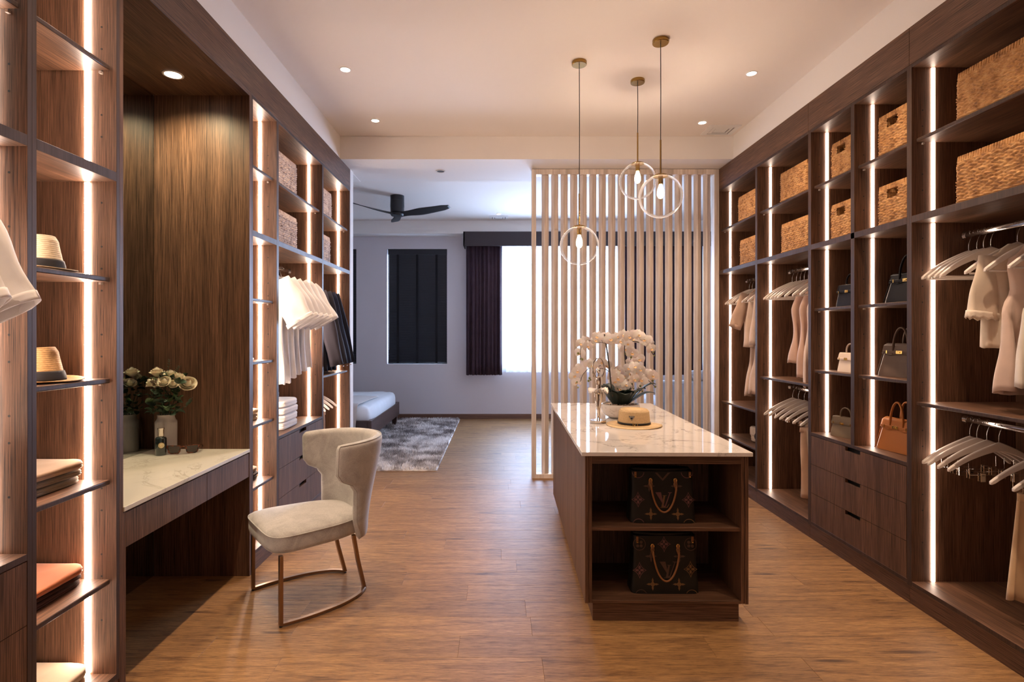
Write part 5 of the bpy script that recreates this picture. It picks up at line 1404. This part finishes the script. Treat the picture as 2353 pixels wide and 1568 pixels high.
for (px, py, dy, sc, rx, rz) in ((361, 862, -0.02, 1.15, 0.1, 0), (371, 884, -0.06, 1.1, 0.7, -0.3), (392, 866, -0.02, 1.05, 0.3, 0.5), (411, 872, -0.04, 1.0, 0.4, 0.9), (432, 886, -0.03, 1.35, 0.9, 0.5), (352, 884, -0.05, 1.0, 0.7, -0.8), (380, 880, -0.10, 1.0, 0.9, 0.1), (372, 870, 0.02, 0.9, -0.5, 0), (400, 885, -0.08, 0.8, 0.9, 0.3)):
    if r0o is None: r0o = rose_geo().build('rose', rose_m, bq, loc=vp(px, py, dy), smooth=180); o = r0o
    else: o = r0o.copy(); COL.objects.link(o); o.parent = bq; o.location = vp(px, py, dy)
    o.rotation_euler = (rx, 0, rz); o.scale = (sc,) * 3
lf = []
for m_ in (gleaf, gleaf2):
    g = G(); bladeleaf(g, (0, 0, 0), 0, 0.050, 0.017, 0.012, 0.008, 0.3, n=9); lf.append(g.build('leaf', m_, bq, loc=(0, 0, 0.1), smooth=180))
rr = random.Random(4)
for k in range(120):
    px = 386 + rr.gauss(0, 24); py = 915 + rr.uniform(-48, 38); px = max(334, min(436, px))
    if py > 935: px = 386 + (px - 386) * 0.75
    dy = rr.uniform(-0.10, 0.035)
    src = lf[1] if (rr.random() < 0.16) else lf[0]
    o = src if k == 0 else (lf[1] if k == 1 else src.copy())
    if k > 1: COL.objects.link(o); o.parent = bq
    o.location = vp(px, py, dy); az = math.atan2(-0.5 + rr.uniform(-1, 1), (px - 386) / 20 + rr.uniform(-1, 1))
    o.rotation_euler = (rr.uniform(-0.9, 0.9), rr.uniform(-0.8, 0.5), az); q = rr.uniform(0.75, 1.25); o.scale = (q, q, q)
for k in range(9):
    a_ = 2 * PI * k / 9; G().tube(smoothpath([(0.02 * math.cos(a_), 0.02 * math.sin(a_), 0.0), (0.035 * math.cos(a_), 0.030 * math.sin(a_) - 0.01, 0.10), (0.09 * math.cos(a_), 0.05 * math.sin(a_) - 0.03, 0.20)], 4), 0.0018, 5).build('stem', gleaf, bq, smooth=180)
g = G()
for (dx, hz) in ((0.02, 0.40), (0.055, 0.36)):
    pts = smoothpath([(dx * 0.3, -0.02, 0.2), (dx, -0.02, 0.3), (dx * 1.7, -0.02, hz)], 6); g.tube(pts, 0.0012, 5)
    for i, p in enumerate(pts[4:]):
        for sg in (-1, 1): bladeleaf(g, p, R(90 + sg * 70), 0.018, 0.003, 0.008, 0, n=4)
g.build('fine_foliage', gleaf, bq, smooth=180)
pf = thing('perfume_bottle', 'dark green glass perfume bottle with silver cap and round emblem', 'perfume', (-2.012, 3.215, VZ), R(20))
G().lathe([(0.0001, 0.0), (0.027, 0.0), (0.030, 0.003), (0.0305, 0.06), (0.030, 0.098), (0.026, 0.106), (0.014, 0.110), (0.0001, 0.110)], seg=36).build('bottle', mat('bottle_green_glass', (0.008, 0.020, 0.020), 0.07, Coat_Weight=1.0), pf, smooth=50)
G().lathe([(0.015, 0.110), (0.0165, 0.112), (0.0165, 0.150), (0.019, 0.160), (0.018, 0.162), (0.0001, 0.163)], seg=32).build('cap', silver, pf, smooth=40)
g = G(); cz = 0.062; az0 = R(-75)
def onp(u, v, w_): a_ = az0 + u / 0.031; return ((0.0308 + w_) * math.cos(a_), (0.0308 + w_) * math.sin(a_), cz + v)
def disc(g, r1, r2, w_, mi, n=28):
    b = [onp(r1 * math.cos(2 * PI * k / n), r1 * math.sin(2 * PI * k / n), w_) for k in range(n)] + [onp(r2 * math.cos(2 * PI * k / n), r2 * math.sin(2 * PI * k / n), w_) for k in range(n)]
    g.add(b, [(k, (k + 1) % n, n + (k + 1) % n, n + k) for k in range(n)], mi)
disc(g, 0.0165, 0.0145, 0.0004, 0); disc(g, 0.0138, 0.0098, 0.0004, 1); disc(g, 0.0092, 0.0001, 0.0004, 0)
for k in range(7): g.prism([(0.002 * math.cos(q) + 0.005 * math.cos(k * 0.9), 0.003 * math.sin(q) + 0.005 * math.sin(k * 0.9)) for q in (0, 1.57, 3.14, 4.7)], lambda u, v, w_: onp(u, v, 0.0006 + w_), 0.0002, 1)
g.build('emblem', [gold, mat('emblem_cream', (0.7, 0.68, 0.55), 0.5)], pf)
sg_ = thing('sunglasses', 'tortoiseshell sunglasses lying open on the vanity', 'sunglasses', (-1.90, 3.25, VZ), R(16))
sg_.scale = (1.15, 1.0, 1.15)
tort = mat('tortoiseshell', (0.08, 0.022, 0.015), 0.15); a = N(tort); a.l(a.ramp(a.noise(a.coords('Object'), 90, 3), [(0.42, (0.014, 0.006, 0.006)), (0.6, (0.20, 0.055, 0.022))]), a.p.inputs['Base Color'])
lens = mat('brown_lens', (0.035, 0.018, 0.012), 0.04, Coat_Weight=1.0)
def lshape(sg, k=1.0):
    c = sg * 0.042
    P = [(c - sg * 0.031 * k, 0.018 * k), (c + sg * 0.030 * k, 0.022 * k), (c + sg * 0.033 * k, 0.014 * k), (c + sg * 0.024 * k, -0.016 * k), (c + sg * 0.012 * k, -0.021 * k), (c - sg * 0.018 * k, -0.021 * k), (c - sg * 0.026 * k, -0.012 * k)]
    return [(x, z + 0.024) for x, z in P]
g = G()
for sg in (-1, 1):
    o_, i_ = lshape(sg, 1.08), lshape(sg, 0.86); n = len(o_)
    for w_ in (0,):
        b = [(x, -0.0025, z) for x, z in o_] + [(x, -0.0025, z) for x, z in i_] + [(x, 0.0025, z) for x, z in o_] + [(x, 0.0025, z) for x, z in i_]
        fs = []
        for k in range(n):
            l = (k + 1) % n; fs += [(k, l, n + l, n + k), (2 * n + k, 2 * n + l, 3 * n + l, 3 * n + k), (k, l, 2 * n + l, 2 * n + k), (n + k, n + l, 3 * n + l, 3 * n + k)]
        g.add(b, fs)
g.tube([(-0.011, 0, 0.034), (0, -0.001, 0.038), (0.011, 0, 0.034)], 0.003, 6)
g.build('frame', tort, sg_, bevel=0.0008)
for sg in (-1, 1):
    G().prism(lshape(sg, 0.87), lambda u, v, w_: (u, w_ - 0.0007, v), 0.0014).build('lens', lens, sg_)
    G().tube(smoothpath([(sg * 0.074, 0.002, 0.042), (sg * 0.074, 0.05, 0.036), (sg * 0.070, 0.105, 0.024), (sg * 0.066, 0.13, 0.003)], 4), 0.003, 6).build('temple', tort, sg_, smooth=180)

# ------------------------------------------------------------------ dining-style chair
ch = thing('upholstered_chair', 'taupe velvet barrel-back chair on bronze metal runners at the vanity', 'chair', (-0.891, 3.33, 0), R(-50.8))
def outline(t_, ins=0.0):
    """seat outline (superellipse-like, tapering to the back); t_ 0..1"""
    a = 2 * PI * t_; ca, sa = math.cos(a), math.sin(a)
    e = 0.36
    x = (abs(ca) ** e) * (1 if ca > 0 else -1); y = (abs(sa) ** e) * (1 if sa > 0 else -1)
    if y > 0: y = (abs(sa) ** 0.75) * 0.97
    hw = lerp(0.275, 0.235, (y + 1) / 2) - ins; yc = -0.285; hd = 0.285 - ins
    return (x * hw * (1 - 0.10 * max(0, y) ** 2), yc + y * hd)
def seat_rings(rings, n=72):
    g = G(); vs = []
    for (z, ins, dome) in rings:
        for k in range(n):
            x, y = outline(k / n, ins); vs.append((x, y, z + 0.006 * (-y / 0.57)))
    fs = [(j * n + k, j * n + (k + 1) % n, (j + 1) * n + (k + 1) % n, (j + 1) * n + k) for j in range(len(rings) - 1) for k in range(n)]
    fs += [tuple(range(n))[::-1], tuple((len(rings) - 1) * n + k for k in range(n))]
    return g.add(vs, fs)
seat_rings([(0.366, 0.03, 0), (0.368, 0.012, 0), (0.376, 0.003, 0), (0.39, 0.0, 0), (0.448, 0.0, 0), (0.458, 0.003, 0), (0.468, 0.012, 0), (0.476, 0.035, 0), (0.481, 0.07, 0), (0.484, 0.12, 0), (0.485, 0.18, 0)]).build('seat', upholst, ch, smooth=180)
G().tube([(*outline(k / 96, -0.0015), 0.456 + 0.006 * (-outline(k / 96)[1] / 0.57)) for k in range(96)], 0.0032, 6, closed=True).build('seat_piping', upholst, ch, smooth=180)
# barrel back: U-shaped plan, wide wings on top, narrow waist below
UA, UB, UY = 0.250, 0.175, -0.155
def uplan(q):     # q signed arc parameter: |q|<=1 quarter arc, beyond runs straight forward
    s_ = 1 if q > 0 else -1; aq = abs(q)
    if aq <= 1: a = aq * PI / 2; p = Vector((s_ * UA * math.sin(a), UY + UB * math.cos(a), 0)); n_ = Vector((s_ * math.sin(a) / UA, math.cos(a) / UB, 0)).normalized()
    else: p = Vector((s_ * (UA + 0.012 * (aq - 1)), UY - (aq - 1) * 0.30, 0)); n_ = Vector((s_, 0, 0))
    return p, n_
ZB0, ZB1 = 0.335, 0.915
def qlim(z): return interp(z, [(0.30, 0.66), (0.48, 0.86), (0.62, 0.88), (0.66, 0.95), (0.705, 1.17), (0.74, 1.24), (0.87, 1.24), (0.93, 1.17)])
def back_pt(u, v, side):
    x = (u - 0.5) * 2
    zt = ZB1 - 0.012 * abs(x) ** 3 - 0.0
    z = lerp(ZB0, zt, v); q = x * qlim(z)
    p, n_ = uplan(q)
    th = 0.030 * (max(0, 1 - abs(x) ** 14) ** 0.5) * (max(0, 1 - abs(2 * v - 1) ** 22) ** 0.5)
    rec = 0.115 * sstep(0.36, 0.98, z) * math.cos(min(1, abs(q)) * PI / 2)
    p = p + n_ * (th * side) + Vector((0, rec, z))
    flare = 0.015 * sstep(0.66, 0.9, z) * min(1, abs(q)); p.x += flare * (1 if x > 0 else -1)
    return p
g = G().grid(lambda u, v: back_pt(u, v, -1), 65, 44); g.grid(lambda u, v: back_pt(u, v, 1), 65, 44)
g.build('backrest', upholst, ch, smooth=180, weld=True)
pp = [back_pt(0.012, v / 40, 1) for v in range(1, 40)] + [back_pt(u / 60, 0.988, 1) for u in range(1, 60)] + [back_pt(0.988, v / 40, 1) for v in range(39, 0, -1)]
G().tube(pp, 0.0028, 6).build('back_piping', upholst, ch, smooth=180)
def bar(name, pts, w_=0.018, th=0.0075, up=(0, 0, 1)): return G().tube(pts, 1.0, 4, flat=(th * 1.414, w_ * 1.414 / 2), up=up).build(name, bronze, ch, bevel=0.0012)
for sg in (-1, 1):
    fx, rx = sg * 0.258, sg * 0.140
    g = G().tube([(fx, -0.520, 0.010), (fx, -0.520, 0.370)], 1.0, 4, flat=(0.0135, 0.0175), up=(0, 1, 0)); g.build('leg', bronze, ch, bevel=0.0015)
    g = G().tube([(rx, 0.0, 0.010), (rx * 1.05, -0.045, 0.19), (rx * 1.1, -0.075, 0.345)], 1.0, 4, flat=(0.0135, 0.0175), up=(0, 1, 0)); g.build('leg', bronze, ch, bevel=0.0015)
    pts = smoothpath([(fx, -0.520, 0.012), (sg * 0.268, -0.38, 0.012), (sg * 0.252, -0.20, 0.012), (sg * 0.205, -0.07, 0.012), (rx, 0.0, 0.012)], 6)
    G().tube(pts, 1.0, 4, flat=(0.0105, 0.0155), up=(0, 0, 1)).build('floor_runner', bronze, ch, bevel=0.0012)
    for (xx, yy) in ((fx, -0.520), (rx, 0.0)): G().tube([(xx, yy, 0.0), (xx, yy, 0.006)], 0.009, 8).build('foot_pad', black_m, ch)

# ------------------------------------------------------------------ bedroom
duvet = cloth('white_duvet', (0.74, 0.78, 0.84), 0.8, 90, 0.03); throw_m = cloth('grey_beige_throw', (0.52, 0.47, 0.45), 0.9, 120, 0.06)
bd = thing('low_bed', 'low dark timber platform bed at the left of the bedroom', 'bed', (-2.65, 7.95, 0))
def bb(nm, m, *a, **k): return G().box(*a).build(nm, m, bd, world=True, **k)
bb('foot_rail', bedwood, -1.70, -1.645, 6.97, 8.93, 0.185, 0.395, bevel=0.004)
bb('side_rail', bedwood, -3.85, -1.70, 6.97, 7.02, 0.185, 0.395, bevel=0.004)
bb('side_rail', bedwood, -3.85, -1.70, 8.88, 8.93, 0.185, 0.395, bevel=0.004)
bb('slat_base', bedwood, -3.85, -1.70, 7.02, 8.88, 0.30, 0.33)
bb('headboard', bedwood, -3.95, -3.85, 6.9, 9.0, 0.1, 1.0, bevel=0.01)
for (x, y) in ((-1.71, 7.03), (-1.71, 8.87), (-3.75, 7.03), (-3.75, 8.87)):
    G().hexa([(x - 0.03, y - 0.03, 0), (x + 0.02, y - 0.03, 0), (x + 0.02, y + 0.03, 0), (x - 0.03, y + 0.03, 0), (x - 0.045, y - 0.045, 0.185), (x + 0.045, y - 0.045, 0.185), (x + 0.045, y + 0.045, 0.185), (x - 0.045, y + 0.045, 0.185)]).build('leg', bedwood, bd, world=True, bevel=0.003)
def soft(name, x0, x1, y0, y1, z0, z1, m, r_=0.06, wob=0.006, seed=0):
    cx, cy = (x0 + x1) / 2, (y0 + y1) / 2; hx, hy = (x1 - x0) / 2, (y1 - y0) / 2
    g = G(); n = 96; vs = []; prof = [(0, 0.02), (0.03, 0.0), (0.6, 0.0), (0.8, 0.012), (0.93, 0.035), (1.0, 0.08), (1.02, 0.2), (1.03, 0.5), (1.035, 1.0)]
    for (q, ins) in prof:
        for k in range(n):
            a = 2 * PI * k / n; ca, sa = math.cos(a), math.sin(a); e = 0.18
            x = (abs(ca) ** e) * (1 if ca > 0 else -1) * max(0.01, (hx - ins * (hx if ins > 0.3 else 1))); y = (abs(sa) ** e) * (1 if sa > 0 else -1) * max(0.01, (hy - ins * (hy if ins > 0.3 else 1)))
            w_ = wob * math.sin(9 * a + seed + 3 * q) * (1 if q > 0.03 else 0)
            vs.append((cx + x + w_, cy + y + w_, z0 + (z1 - z0) * q + w_ * 0.5))
    fs = [(j * n + k, j * n + (k + 1) % n, (j + 1) * n + (k + 1) % n, (j + 1) * n + k) for j in range(len(prof) - 1) for k in range(n)] + [tuple(range(n))[::-1]]
    g.add(vs, fs); return g
mt = soft('mattress', -3.83, -1.66, 6.99, 8.91, 0.335, 0.575, duvet).build('mattress', duvet, None, loc=(-2.7, 7.95, 0.335), world=True, smooth=180); tag(mt, 'white duvet-covered mattress on the dark timber bed', 'mattress')
def thr(u, v):
    # cloth lying across the near half of the bed and hanging over its near side
    x = lerp(-3.6, -1.86, u); L = 1.35; d = v * L
    if d < 0.42: y = 6.965; z = 0.20 + d
    else: y = 6.965 + (d - 0.42); z = 0.603
    if 0.34 < d < 0.52: q = (d - 0.34) / 0.18; z = 0.54 + 0.065 * math.sin(q * PI / 2); y = 6.965 + 0.10 * (1 - math.cos(q * PI / 2))
    x += 0.03 * math.sin(5 * v) * (u > 0.9); z += 0.004 * math.sin(14 * x + 4 * y)
    return (x + (0.18 * (v - 0.3) if v > 0.3 else 0) * u, y - 0.012 * (1 + math.sin(18 * x)) * (d < 0.35), z + 0.006)
th_ = G().grid(thr, 60, 50).build('bed_throw', throw_m, None, loc=(-2.7, 7.5, 0.6), world=True, smooth=180, solid=0.012); tag(th_, 'grey-beige throw draped over the near side of the bed', 'throw')
# shaggy rug
rg = thing('shag_rug', 'mottled grey shaggy rug between bed and window', 'rug', (-1.68, 7.75, 0))
rug_m = mat('grey_shag', (0.4, 0.36, 0.35), 0.95); a = N(rug_m)
v = a.coords('Object'); n1 = a.noise(v, 3.2, 4, 0.65, 0.6)
a.l(a.ramp(n1, [(0.32, (0.12, 0.10, 0.10)), (0.46, (0.42, 0.38, 0.37)), (0.58, (0.88, 0.84, 0.82))]), a.p.inputs['Base Color'])
X0, X1, Y0, Y1 = -2.7, -0.685, 5.97, 9.55
G().box(X0, X1, Y0, Y1, 0.001, 0.012).build('backing', rug_m, rg, world=True)
NT = 42000
bx = rng.uniform(X0 + 0.01, X1 - 0.01, NT); by = rng.uniform(Y0 + 0.01, Y1 - 0.01, NT); L = rng.uniform(0.028, 0.052, NT)
az = rng.uniform(0, 2 * PI, NT); lean = rng.uniform(0.1, 0.9, NT); tx = np.cos(az) * L * lean * 0.8; ty = np.sin(az) * L * lean * 0.8; tz = L * np.sqrt(1 - (lean * 0.7) ** 2)
wd = 0.0055; ax_ = rng.uniform(0, PI, NT); wx = np.cos(ax_) * wd; wy = np.sin(ax_) * wd
V = np.stack([np.stack([bx - wx, by - wy, np.full(NT, 0.010)], 1), np.stack([bx + wx, by + wy, np.full(NT, 0.010)], 1), np.stack([bx + wx * 0.7 + tx * 0.5, by + wy * 0.7 + ty * 0.5, 0.010 + tz * 0.65], 1), np.stack([bx + tx, by + ty, 0.010 + tz], 1)], 1).reshape(-1, 3)
V -= np.array([-1.68, 7.75, 0])
me = bpy.data.meshes.new('pile'); me.from_pydata(V.tolist(), [], [(4 * i, 4 * i + 1, 4 * i + 2, 4 * i + 3) for i in range(NT)]); me.materials.append(rug_m)
o = bpy.data.objects.new('pile', me); COL.objects.link(o); o.parent = rg; o['kind'] = 'stuff'
# ceiling fan
fan_m = mat('matt_black_fan', (0.014, 0.014, 0.018), 0.45)
fn = thing('ceiling_fan', 'matt black three-bladed ceiling fan in the bedroom', 'ceiling fan', (-1.447, 7.70, ZC))
G().lathe([(0.0001, 0), (0.097, 0), (0.097, -0.07), (0.0001, -0.07)], seg=40).build('mount', fan_m, fn, smooth=35)
G().lathe([(0.0001, -0.072), (0.097, -0.072), (0.099, -0.15), (0.095, -0.235), (0.0001, -0.235)], seg=40).build('motor_housing', fan_m, fn, smooth=35)
G().lathe([(0.0001, -0.235), (0.085, -0.238), (0.10, -0.262), (0.085, -0.287), (0.0001, -0.292)], seg=40).build('hub', fan_m, fn, smooth=50)
for az in (-17, 103, 223):
    g = G()
    def f(u, v, side=1):
        r_ = lerp(0.05, 0.80, v); w_ = interp(v, [(0, 0.055), (0.12, 0.05), (0.45, 0.078), (0.85, 0.070), (1.0, 0.045)]); x = (u - 0.5) * 2
        tw = -lerp(0.5, 0.22, v); return (r_, x * w_ * math.cos(tw), -0.262 + 0.055 * v ** 1.5 + x * w_ * math.sin(tw))
    g.grid(f, 8, 24); b = g.build('blade', fan_m, fn, smooth=180, solid=0.009, rot=(0, 0, R(az)))
# sofa behind the screen
sf_m = cloth('grey_sofa_fabric', (0.28, 0.27, 0.29), 0.9, 200, 0.06)
sf = thing('grey_sofa', 'grey upholstered sofa half hidden behind the slatted screen', 'sofa', (2.95, 7.6, 0))
def rb(nm, x0, x1, y0, y1, z0, z1, r_=0.04): return G().box(x0, x1, y0, y1, z0, z1).build(nm, sf_m, sf, world=True, bevel=r_, bseg=4)
rb('seat_base', 2.12, 3.85, 7.20, 8.15, 0.14, 0.36, 0.02)
rb('arm_rest', 2.10, 2.32, 7.20, 8.15, 0.36, 0.62); rb('arm_rest', 3.64, 3.86, 7.20, 8.15, 0.36, 0.62)
rb('backrest', 2.10, 3.86, 7.05, 7.28, 0.14, 0.90, 0.05)
for k in range(2): rb('seat_cushion', 2.33 + k * 0.655, 2.975 + k * 0.655, 7.29, 8.13, 0.362, 0.52, 0.05)
rb('head_cushion', 2.50, 3.6, 7.07, 7.30, 0.905, 1.03, 0.055)
for (x, y) in ((2.18, 7.12), (3.78, 7.12), (2.18, 8.08), (3.78, 8.08)): G().lathe([(0.0001, 0), (0.018, 0), (0.026, 0.14), (0.0001, 0.14)], (x, y, 0), 12).build('leg', black_m, sf, world=True)
